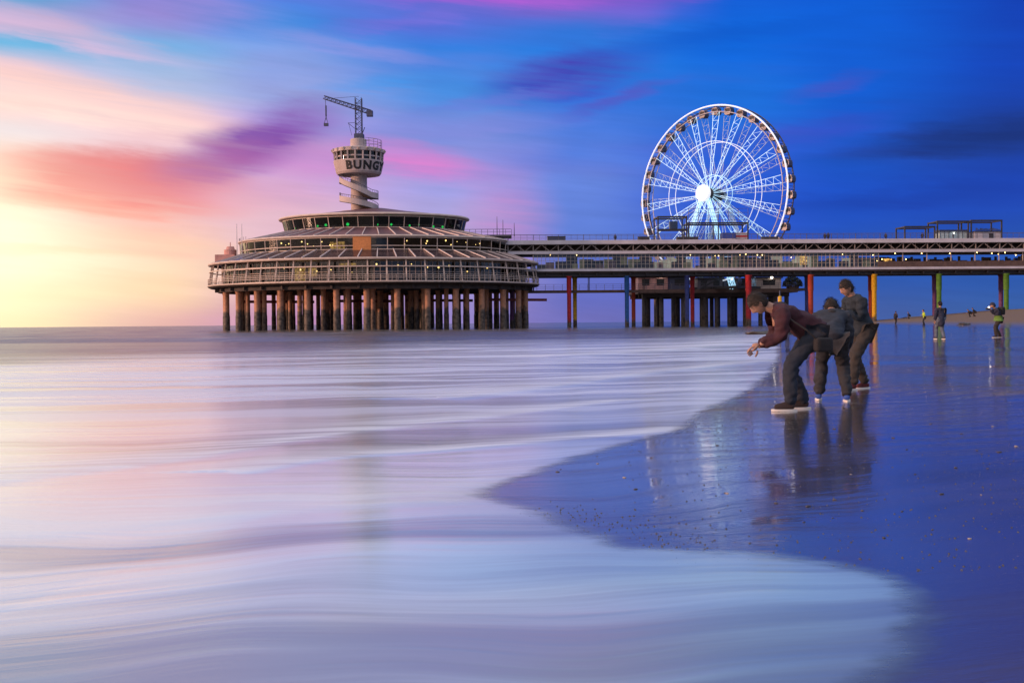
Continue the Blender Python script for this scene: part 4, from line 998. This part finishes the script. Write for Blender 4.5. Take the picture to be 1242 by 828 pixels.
yl([(.02,4.35),(1.55,4.3),(1.75,4.0),(1.75,3.55),(.9,3.4)]).build('hub_disc', M['ledhub'], wh, smooth=False)
yl([(.8,3.5),(.8,1.8),(1.3,1.6),(1.3,-1.8),(.8,-2.0),(.8,-3.6),(.02,-3.7)]).build('axle', M['dark'], wh)
for y in (-3.3, 3.3):
    for sx in (-1, 1):
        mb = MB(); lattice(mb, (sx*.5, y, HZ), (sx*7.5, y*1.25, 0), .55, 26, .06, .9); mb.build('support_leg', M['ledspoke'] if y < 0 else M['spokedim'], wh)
mb = MB(); mb.box(-9,9,-5,-3.4,0,.5); mb.box(-9,9,3.4,5,0,.5); mb.box(-9,-7,-3.4,3.4,0,.5); mb.box(7,9,-3.4,3.4,0,.5); mb.build('base_frame', M['dark'], wh)
# gondolas
mb = MB()
sec = [(-.55,-2.25),(-.85,-1.9),(-.9,-1.2),(-.75,-.55),(-.4,-.3),(.4,-.3),(.75,-.55),(.9,-1.2),(.85,-1.9),(.55,-2.25)]
n = len(sec); vs = [(x, y, z) for y in (-.85,.85) for x, z in sec]
mb.add(vs, [tuple(range(n))[::-1], tuple(range(n,2*n))] + [(k,(k+1)%n,n+(k+1)%n,n+k) for k in range(n)])
gd = mb.build('gondola', M['gondola'], wh)
mb = MB().box(-.72,.72,-.89,-.86,-1.45,-.65); mb.box(-.72,.72,.86,.89,-1.45,-.65); gg = mb.build('window', M['black'], gd)
mb = MB().bar((0,-.85,-.3),(0,-.85,.1),.12); mb.bar((0,.85,-.3),(0,.85,.1),.12); mb.bar((0,-1.1,.05),(0,1.1,.05),.12); gh = mb.build('hanger', M['dark'], gd)
for k in range(36):
    a = 2*PI*k/36 + .04; loc = ((RW+.1)*math.sin(a), 0, HZ + (RW-.1)*math.cos(a)); 
    if k == 0: gd.location = loc; gd.scale = (.85,.85,.8)
    else:
        c = dup(gd, wh, loc); dup(gg, c); dup(gh, c)
# ------------------------------------------------------------------ people
def cloth(name, col, rough=.85): return mat(name, col, rough, var=.3, scale=9, bump=.15)
SKIN = mat('skin', (.36,.20,.145), .55, var=.12, scale=20)
C = {'maroon': cloth('maroon_jacket_cloth', (.038,.007,.015)), 'denim': cloth('dark_denim', (.012,.019,.036)), 'black': cloth('black_cloth', (.014,.013,.017)),
     'navy': cloth('navy_cloth', (.015,.02,.05)), 'slate': cloth('slate_blue_cloth', (.014,.02,.036)), 'teal': cloth('dark_teal_cloth', (.012,.022,.036)),
     'greyd': cloth('grey_trouser_cloth', (.022,.024,.032)), 'jeans': cloth('faded_jeans', (.10,.13,.19)), 'green': cloth('green_jacket_cloth', (.10,.20,.03)),
     'hivis': cloth('yellow_green_vest_cloth', (.45,.60,.04)), 'brownt': cloth('brown_trouser_cloth', (.03,.025,.023)), 'redsh': cloth('red_shoe_fabric', (.10,.018,.022)),
     'shoe': cloth('dark_shoe_leather', (.03,.02,.022)), 'sole': mat('white_rubber_sole', (.72,.70,.68), .6, var=.1), 'hair': cloth('dark_hair', (.02,.014,.012)), 'beige': cloth('beige_fabric', (.42,.30,.26)), 'blue': cloth('blue_shoe_fabric', (.03,.08,.32)), 'cam': mat('camera_body', (.02,.02,.022), .35)}
def skin_mesh(V, E, Rr, root=0, sub=2):
    me = bpy.data.meshes.new('tmp'); me.from_pydata([tuple(v) for v in V], E, []); o = bpy.data.objects.new('tmp', me); COL.objects.link(o)
    md = o.modifiers.new('s', 'SKIN'); md.use_smooth_shade = True; md.branch_smoothing = .6
    if not me.skin_vertices: me.skin_vertices.new()
    for i, sv_ in enumerate(me.skin_vertices[0].data):
        r = Rr[i]; sv_.radius = r if isinstance(r, tuple) else (r, r); sv_.use_root = (i == root)
    if sub: s2 = o.modifiers.new('u', 'SUBSURF'); s2.levels = sub; s2.render_levels = sub
    bpy.context.view_layer.update()
    out = bpy.data.meshes.new_from_object(o.evaluated_get(bpy.context.evaluated_depsgraph_get()))
    bpy.data.objects.remove(o); bpy.data.meshes.remove(me); out.shade_smooth(); return out
def join_mesh(ms, mats, name):
    bm = bmesh.new()
    for m_, mw in ms:
        k = m_.copy(); k.transform(mw); bm.from_mesh(k); bpy.data.meshes.remove(k)
    me = bpy.data.meshes.new(name); bm.to_mesh(me); bm.free(); me.shade_smooth(); me.materials.append(mats); return me
def head_mesh():
    bm = bmesh.new(); bmesh.ops.create_uvsphere(bm, u_segments=32, v_segments=22, radius=1)
    for v in bm.verts:
        x, y, z = v.co; f = max(0, x)
        w = .078*(1 - .26*max(0,-z)**1.3); X = x*(.098 - .012*max(0,-z)) + (.014*max(0,-z-.2)*f); Y = y*w; Z = z*.118
        # brow, eye sockets, nose, mouth, chin
        if x > .2:
            X += .026*math.exp(-(y/.17)**2 - ((z+.13)/.20)**2) + .010*math.exp(-(y/.3)**2-((z+.80)/.16)**2)
            X -= .010*(math.exp(-((abs(y)-.40)/.16)**2 - ((z-.02)/.10)**2)); X -= .006*math.exp(-(y/.3)**2 - ((z+.56)/.05)**2)
            X += .005*math.exp(-((z-.20)/.08)**2)*(1-abs(y))
        v.co = (X, Y, Z)
    for sy in (-1, 1):       # ears and eyes
        r = bmesh.ops.create_uvsphere(bm, u_segments=10, v_segments=8, radius=1)
        for v in r['verts']: v.co = Vector((v.co.x*.020 - .008, sy*.077 + v.co.y*.010, v.co.z*.032 - .01))
        r = bmesh.ops.create_uvsphere(bm, u_segments=10, v_segments=8, radius=.0125)
        for v in r['verts']: v.co += Vector((.076, sy*.031, .004))
    me = bpy.data.meshes.new('head'); bm.to_mesh(me); bm.free(); return me
def hair_mesh(cap=.0, hood=False):
    bm = bmesh.new(); bmesh.ops.create_uvsphere(bm, u_segments=28, v_segments=18, radius=1)
    for v in bm.verts:
        x, y, z = v.co; k = 1 + .05*mnoise.noise(v.co*5)
        lowz = -.62 if x < .1 else .28
        zz = max(z, lowz + .0)
        s = 1.0 if not hood else 1.22
        v.co = Vector((x*.106*k*s - .008, y*.086*k*s, zz*.127*k*s + .002)); v.co += v.co.normalized()*(.010*mnoise.noise(v.co*38))
        if x > .3 and z < .28: v.co.x = min(v.co.x, .055)
    me = bpy.data.meshes.new('hair'); bm.to_mesh(me); bm.free(); me.shade_smooth(); return me
HEAD = head_mesh()
def hand_mesh(side):
    # palm along +X, thumb leaves the side near its base; five separate curled fingers
    V = [Vector((0,0,0)), Vector((.045,0,0)), Vector((.085,0,0))]; E = [(0,1),(1,2)]; Rr = [(.020,.026),(.016,.036),(.012,.034)]
    ms = [skin_mesh(V, E, Rr, 0, 1)]
    for k, (oy, ln) in enumerate(((.029,.068),(.010,.078),(-.010,.073),(-.028,.057))):
        p = Vector((.075, oy, 0)); ch = [p]; a = .25
        for s in (.42,.32,.26): p = p + Vector((math.cos(a), oy*.15, -math.sin(a)))*ln*s*1.15; ch.append(p); a += .35
        ms.append(skin_mesh(ch, [(0,1),(1,2),(2,3)], [.0105,.0098,.009,.0075], 0, 1))
    ch = [Vector((.018,.026,-.004)), Vector((.040,.052,-.012)), Vector((.066,.066,-.022)), Vector((.086,.068,-.034))]
    ms.append(skin_mesh(ch, [(0,1),(1,2),(2,3)], [.013,.0125,.011,.009], 0, 1))
    bm = bmesh.new()
    for m_ in ms: bm.from_mesh(m_); bpy.data.meshes.remove(m_)
    if side < 0:
        for v in bm.verts: v.co.y *= -1
        bmesh.ops.reverse_faces(bm, faces=bm.faces[:])
    me = bpy.data.meshes.new('hand'); bm.to_mesh(me); bm.free(); return me
HANDS = {1: hand_mesh(1), -1: hand_mesh(-1)}
def ik(a, b, l1, l2, bend):
    a, b = Vector(a), Vector(b); d = b-a; L_ = min(d.length, (l1+l2)*.998)
    u = d.normalized(); b = a + u*L_; x = (l1*l1 - l2*l2 + L_*L_)/(2*L_); hgt = math.sqrt(max(0, l1*l1 - x*x))
    bd = Vector(bend); bd = (bd - u*bd.dot(u)).normalized(); return a + u*x + bd*hgt, b
def frame_of(x, z):
    x = Vector(x).normalized(); z = Vector(z); y = z.cross(x).normalized(); z = x.cross(y)
    return Matrix((x, y, z)).transposed().to_4x4()
def person(p, face, label, hip=(0,.88), lean=8, twist=0, neck=None, feet=((.1,.1),(-.1,-.1)), hands=None, top='black', legs='denim', shoe='shoe', hairm='hair', H=1.76, coat=.0, hood=False, group=None, detail=True, knees=(1,0,.1)):
    s = H/1.76; root = empty('person', p, face, label, 'person', group); root.scale = (s, s, s)
    sub = 3 if detail else 1
    la = R(lean); up = Vector((math.sin(la), 0, math.cos(la))); fw = Vector((math.cos(la), 0, -math.sin(la)))
    pel = Vector((hip[0], 0, hip[1])); spine = pel + up*.14 + fw*.0; chest = pel + up*.36 - fw*(.02*math.sin(la)); nb_ = pel + up*.50 + fw*.015
    na = R(lean*.45 if neck is None else neck); nd = Vector((math.sin(na), 0, math.cos(na))); hd = nb_ + nd*.175; nk = nb_ + nd*.055
    SH_ = [pel + up*.45 + Vector((0, sy*.185, 0)) for sy in (1,-1)]; HP = [pel + Vector((0, sy*.09, -.02)) for sy in (1,-1)]
    AN = []; KN = []; EL = []; WR = []
    for k in (0,1):
        f = feet[k]; an = Vector((f[0], f[1], .085 + (f[2] if len(f) > 2 else 0))); kn, an = ik(HP[k], an, .43, .42, Vector(knees)); KN.append(kn); AN.append(an)
        hnd = hands[k] if hands else tuple(SH_[k] + Vector((.06, (.06,-.06)[k], -.54)))
        e, w_ = ik(SH_[k], hnd, .285, .255, (-1, (.25,-.25)[k], -.4)); EL.append(e); WR.append(w_)
    # one continuous body
    V = [pel, spine, chest, nb_, nk, hd - nd*.05]; E = [(0,1),(1,2),(2,3),(3,4),(4,5)]; Rr = [.08,.065,.055,.058,.060,.062]
    for k in (0,1):
        i = len(V); V += [SH_[k], EL[k], WR[k]]; E += [(2,i),(i,i+1),(i+1,i+2)]; Rr += [.030,.034,.028]
        i = len(V); V += [HP[k], KN[k], AN[k], AN[k]+Vector((.10,0,-.05))]; E += [(0,i),(i,i+1),(i+1,i+2),(i+2,i+3)]; Rr += [.055,.048,.036,.03]
    ms = [(skin_mesh(V, E, Rr, 0, sub), Matrix.Identity(4))]
    hx = Vector((math.cos(na*.8), 0, -math.sin(na*.8))); hm = Matrix.Translation(hd + hx*.012) @ frame_of(hx, nd)
    ms.append((HEAD, hm))
    for k, sd_ in ((0,1),(1,-1)):
        d = (WR[k]-EL[k]).normalized(); hz = Vector((0, -sd_, 0)) if abs(d.z) > .5 else Vector((0,0,1))
        hz = (hz - d*hz.dot(d)).normalized(); ms.append((HANDS[sd_ if abs(d.z) <= .5 else sd_], Matrix.Translation(WR[k]) @ frame_of(d, -hz if abs(d.z) > .5 else hz)))
    me = join_mesh(ms, SKIN, 'body'); body = bpy.data.objects.new('body', me); COL.objects.link(body); body.parent = root
    def child(me_, name, m_):
        if detail and name in ('jacket','coat','trousers'):
            nn = [v.normal.copy() for v in me_.vertices]
            for v, q in zip(me_.vertices, nn):
                c_ = v.co; f1 = mnoise.noise(Vector((c_.x*6+H*31, c_.y*6, c_.z*16+c_.x*6))); v.co = c_ + q*(.020*(1-2*abs(f1))*.8 + .010*mnoise.noise(c_*21) - .004)
        me_.materials.clear(); me_.materials.append(m_); me_.name = name; o = bpy.data.objects.new(name, me_); COL.objects.link(o); o.parent = root; return o
    # jacket (trunk and sleeves), trousers, shoes, hair
    lowp = pel - up*.08 - Vector((0,0,.02)); 
    V = [chest, spine, pel, lowp, nb_ + nd*.02]; E = [(0,1),(1,2),(2,3),(0,4)]; Rr = [(.175,.19),(.165,.175),(.165,.185),(.162,.185),(.095,.10)]
    if coat: V.append(lowp*.0 + Vector((lowp.x, 0, lowp.z - coat))); E.append((3,5)); Rr.append((.15,.21))
    for k in (0,1):
        i = len(V); V += [SH_[k], EL[k], EL[k].lerp(WR[k], .93)]; E += [(0,i),(i,i+1),(i+1,i+2)]; Rr += [.100,.074,.056]
    child(skin_mesh(V, E, Rr, 0, sub), 'coat' if coat else 'jacket', C[top])
    child(skin_mesh([chest, chest.lerp(nb_, .6), nb_ + nd*.015], [(0,1),(1,2)], [(.10,.13),(.092,.115),(.078,.084)], 0, sub), 'shirt', C['black'])
    V = [pel]; E = []; Rr = [(.125,.165)]
    for k in (0,1):
        i = len(V); V += [HP[k]-Vector((0,0,.03)), KN[k], AN[k]-Vector((0,0,.03))]; E += [(0,i),(i,i+1),(i+1,i+2)]; Rr += [.110,.080,.070]
    child(skin_mesh(V, E, Rr, 0, sub), 'trousers', C[legs])
    for k in (0,1):
        a = AN[k]; fz = a.z - .085
        V = [Vector((a.x-.045, a.y, fz+.05)), Vector((a.x+.04, a.y, fz+.055)), Vector((a.x+.12, a.y, fz+.04)), Vector((a.x+.185, a.y, fz+.035)), Vector((a.x, a.y, fz+.10))]
        sh = child(skin_mesh(V, [(0,1),(1,2),(2,3),(1,4)], [(.04,.040),(.044,.046),(.034,.050),(.026,.042),(.045,.045)], 1, 2), 'shoe', C[shoe])
        if detail:
            mb = MB(); n = 20
            prof = [(a.x+.070+.142*math.cos(t), a.y+.046*math.sin(t)*(1+.12*math.cos(t))) for t in np.linspace(0, 2*PI, n, endpoint=False)]
            mb.add([(x, y, fz+z) for z in (.0,.020) for x, y in prof], [tuple(range(n))[::-1], tuple(range(n,2*n))] + [(i,(i+1)%n,n+(i+1)%n,n+i) for i in range(n)])
            so_ = mb.build('sole', C['sole'], sh)
    hr = hair_mesh(hood=hood)
    if detail and not hood:
        bmh = bmesh.new(); bmh.from_mesh(hr); rh_ = random.Random(int(H*100)); base = [v.co.copy() for v in bmh.verts if v.co.z > -.07]
        for q in range(1100):
            c_ = rh_.choice(base); nn_ = c_.normalized(); c_ = c_*(1 + rh_.uniform(-.02,.03)) + Vector((rh_.gauss(0,.008), rh_.gauss(0,.008), rh_.gauss(0,.008)))
            t_ = Vector((-.55+rh_.gauss(0,.35), rh_.gauss(0,.35) + nn_.y*.5, -.7)); t_ = (t_ - nn_*t_.dot(nn_)*.8).normalized(); w_ = t_.cross(nn_)*.0022; L_ = rh_.uniform(.025,.055)
            a_ = c_; b_ = c_ + t_*L_ + nn_*rh_.uniform(-.002,.012)
            bmh.faces.new([bmh.verts.new(a_-w_), bmh.verts.new(a_+w_), bmh.verts.new(b_+w_*.3), bmh.verts.new(b_-w_*.3)])
        bmh.to_mesh(hr); bmh.free()
    hr.transform(hm); child(hr, 'hood' if hood else 'hair', C[top if hood else hairm])
    root['wr'] = [tuple(WR[0]), tuple(WR[1])]
    return root, dict(pel=pel, chest=chest, nb=nb_, hd=hd, hx=hx, nd=nd, WR=WR, EL=EL, SH=SH_, up=up, fw=fw)
def on_sand(x, y):
    p = ground(x, y, .05)
    for _ in range(6): p = ground(x, y, max(zs(p.x, p.y), 0))
    return p
def on_depth(x, Y): p = at(x, 390, Y); return Vector((p.x, p.y, max(zs(p.x, p.y), 0)))
# bending man in the foreground, looking at the sand to his left
pa = on_sand(962, 497)
ra, J = person(pa, PI, 'person bending far forward on the wet sand in maroon jacket and dark jeans', hip=(-.22,.85), lean=58, neck=66,
    feet=((.06,.13),(-.16,-.12)), hands=((.40,.16,.72),(.34,-.2,.68)), top='maroon', legs='denim', H=1.92)
mb = MB()
for t0_, nm, m_ in ():
    c0 = J['pel'] - J['up']*.05
    n = 28; vs = []
    for f in (-.03, .05):
        for k in range(n):
            a = 2*PI*k/n; vs.append(c0 - J['up']*f + J['fw']*(.205*math.cos(a)) + Vector((0, .222*math.sin(a), 0)))
    MB().add(vs, [(k,(k+1)%n,n+(k+1)%n,n+k) for k in range(n)] + [tuple(range(n)), tuple(range(n,2*n))[::-1]]).build('hem', C['beige'], ra, smooth=False)
# dark shoulder bag hanging from the bending man
def bag(parent_pt, sz, label, col='black'):
    o = empty('shoulder_bag', parent_pt, .3, label, 'bag')
    bm = bmesh.new(); bmesh.ops.create_cube(bm, size=1); bmesh.ops.bevel(bm, geom=bm.edges[:], offset=.26, segments=4, profile=.6, affect='EDGES')
    for v in bm.verts: v.co = Vector((v.co.x*sz[0], v.co.y*sz[1], v.co.z*sz[2]))
    me = bpy.data.meshes.new('pouch'); bm.to_mesh(me); bm.free(); me.shade_smooth(); me.materials.append(C[col]); b = bpy.data.objects.new('pouch', me); COL.objects.link(b); b.parent = o
    MB().box(-sz[0]*.30,sz[0]*.30,-sz[1]*.53,-sz[1]*.49,-sz[2]*.12,sz[2]*.30).build('pocket', C[col], o)
    return o
hipw = ra.matrix_basis @ (J['pel'] + Vector((-.02, .23, -.10)))
bg_ = bag(hipw + Vector((.02,-.02,-.04)), (.22,.10,.17), 'black shoulder bag at the hip of the bending person in maroon')
MB().tube([(-.09,0,.07),(-.20,.02,.17),(-.36,.12,.30)], .012, 6).build('strap', C['black'], bg_)
# second and third persons just behind
pb = on_sand(1010, 486)
rb_, Jb = person(pb, PI*.42, 'person in dark slate jacket stooping with back to us behind the person in maroon', hip=(-.16,.80), lean=50, neck=58, feet=((.10,.17),(-.08,-.17)), hands=((.34,.10,.66),(.30,-.16,.62)), top='slate', legs='greyd', shoe='blue', H=1.80, twist=1)
pc = on_sand(1043, 472)
rc_, Jc = person(pc, PI*1.12, 'person in dark teal jacket standing behind the two stooping people', hip=(-.06,.89), lean=20, neck=38, feet=((.20,.10),(-.20,-.10)), hands=((.33,.06,1.14),(.33,-.08,1.12)), top='teal', legs='brownt', shoe='redsh', H=1.78)
def camera_prop(root, J, label):
    c = (J['WR'][0] + J['WR'][1])/2 + Vector((.09,0,.03)); w_ = root.matrix_basis @ c
    o = empty('photo_camera', w_, root.rotation_euler.z, label, 'camera')
    MB().box(-.04,.04,-.075,.075,-.05,.05).build('body', C['cam'], o)
    mb = MB().lathe([(.04,0),(.042,.02),(.036,.09),(.001,.09)], 20); mb.v = [(z+.038, x, y) for x, y, z in mb.v]; mb.build('lens', C['cam'], o)
    return o
camera_prop(rc_, Jc, 'small black camera held by the person in the teal jacket')
# walkers further off
pm1 = on_depth(1141, 49); rm, Jm = person(Vector((pm1.x, pm1.y, pm1.z)), PI/2+.2, 'person in long dark coat and faded jeans walking away along the wet sand', hip=(0,.90), lean=3, feet=((.22,.08),(-.16,-.08)), top='navy', legs='jeans', H=1.80, coat=.26)
pm2 = on_depth(1211, 48); r2, J2 = person(pm2, PI, 'photographer in dark hooded jacket over a green coat, head down behind a camera', hip=(-.05,.87), lean=24, neck=30, feet=((.14,.10),(-.14,-.10)), hands=((.36,.05,1.30),(.36,-.05,1.28)), top='navy', legs='brownt', H=1.72, hood=True)
n = 28; vs = []
for f, (ra_, rb2) in ((-.02,(.165,.20)),(.10,(.185,.235)),(.22,(.20,.26))):
    for k in range(n):
        a = 2*PI*k/n; q = J2['pel'] + J2['up']*.12; vs.append(q - Vector((0,0,f)) + Vector((ra_*math.cos(a), rb2*math.sin(a), 0)))
MB().add(vs, [(j*n+k, j*n+(k+1)%n, (j+1)*n+(k+1)%n, (j+1)*n+k) for j in range(2) for k in range(n)] + [tuple(range(n)), tuple(range(2*n,3*n))[::-1]]).build('green_coat', C['green'], r2, smooth=True)
cp = camera_prop(r2, J2, 'camera with a bright lamp held up by the photographer in the green coat')
bm = bmesh.new(); bmesh.ops.create_icosphere(bm, subdivisions=2, radius=.032); MB().add([v.co+Vector((.02,.07,.07)) for v in bm.verts],[tuple(v.index for v in f.verts) for f in bm.faces]).build('lamp', M['flood'], cp); bm.free()
pk = r2.matrix_basis @ (J2['chest'] + Vector((-.22,0,.02))); bag(pk, (.22,.30,.36), 'dark backpack on the back of the photographer in the green coat')
def far(x, Y, label, **k): return person(on_depth(x, Y), k.pop('face', 0), label, detail=False, **k)
far(1121, 111, 'person in bright yellow-green vest on the wet sand beyond the long coat', face=PI, hip=(-.03,.9), lean=12, top='hivis', legs='greyd', H=1.75, hands=((.25,.1,1.1),(.25,-.1,1.1)))
far(1086, 138, 'distant upright person in black between yellow pillar and yellow-green vest', face=.6, top='black', legs='black', H=1.8)
far(1103, 190, 'tiny far-off person crouching near the top of the beach, right of the yellow pillar', face=PI, hip=(-.1,.6), lean=35, top='navy', legs='black', H=1.7)
far(1177, 150, 'distant person in grey stooping low on the dry sand, left one of a close pair', face=PI, hip=(-.15,.62), lean=60, top='greyd', legs='black', H=1.7, hands=((.45,.1,.6),(.45,-.1,.6)))
far(1182.5, 151, 'distant person in black stooping beside the one in grey on the dry sand', face=PI*.9, hip=(-.1,.66), lean=45, top='black', legs='brownt', H=1.7)
far(1011, 105, 'dark distant person at the surf edge beside a smaller one in slate', face=1, top='black', legs='black', H=1.76)
far(1016, 106, 'distant person in slate jacket between two dark figures at the surf edge', face=2, top='slate', legs='black', H=1.72)
far(1027, 107, 'dark distant person with bent back at the surf edge, second from the yellow pillar', face=PI, hip=(-.05,.86), lean=30, top='black', legs='greyd', H=1.76)
far(1033, 104, 'tall dark distant person at the surf edge, nearest to the yellow pillar', face=PI/2, top='navy', legs='black', H=1.84)
far(1035.5, 160, 'small dark person far along the beach just left of the yellow pillar', face=PI/2, top='black', legs='brownt', H=1.75)
def on_deck(x, label, **k): return person(deck_at(x, .6), k.pop('face', PI/2), label, detail=False, **k)
on_deck(1001, 'dark figure at the upper deck railing above the orange pillar, left one of two', top='black', legs='black')
on_deck(1005, 'dark figure at the upper deck railing above the orange pillar, right one of two', top='navy', legs='black', H=1.82)
on_deck(1075, 'lone dark figure leaning on the upper deck railing right of the yellow pillar', lean=25, top='black', legs='black')
on_deck(747, 'lone dark figure on the upper deck midway between pavilion and Ferris wheel', top='navy', legs='black', lean=18)
on_deck(1119, 'dark figure standing within the low steel frame on the upper deck', top='black', legs='navy')
# a thin yellow marker pole in the shallows behind the bending man
mp = on_depth(946, 60); o = empty('marker_pole', mp, 0, 'thin pole with yellow ring behind the bending person', 'pole')
MB().tube([(0,0,-.3),(0,0,2.7)], .035, 8).build('shaft', M['gondola'], o); MB().lathe([(.05,1.9),(.11,1.95),(.11,2.35),(.05,2.4)], 14).build('ring', pm['yellow'], o)
for o in list(bpy.data.objects):
    if 'wr' in o.keys(): del o['wr']
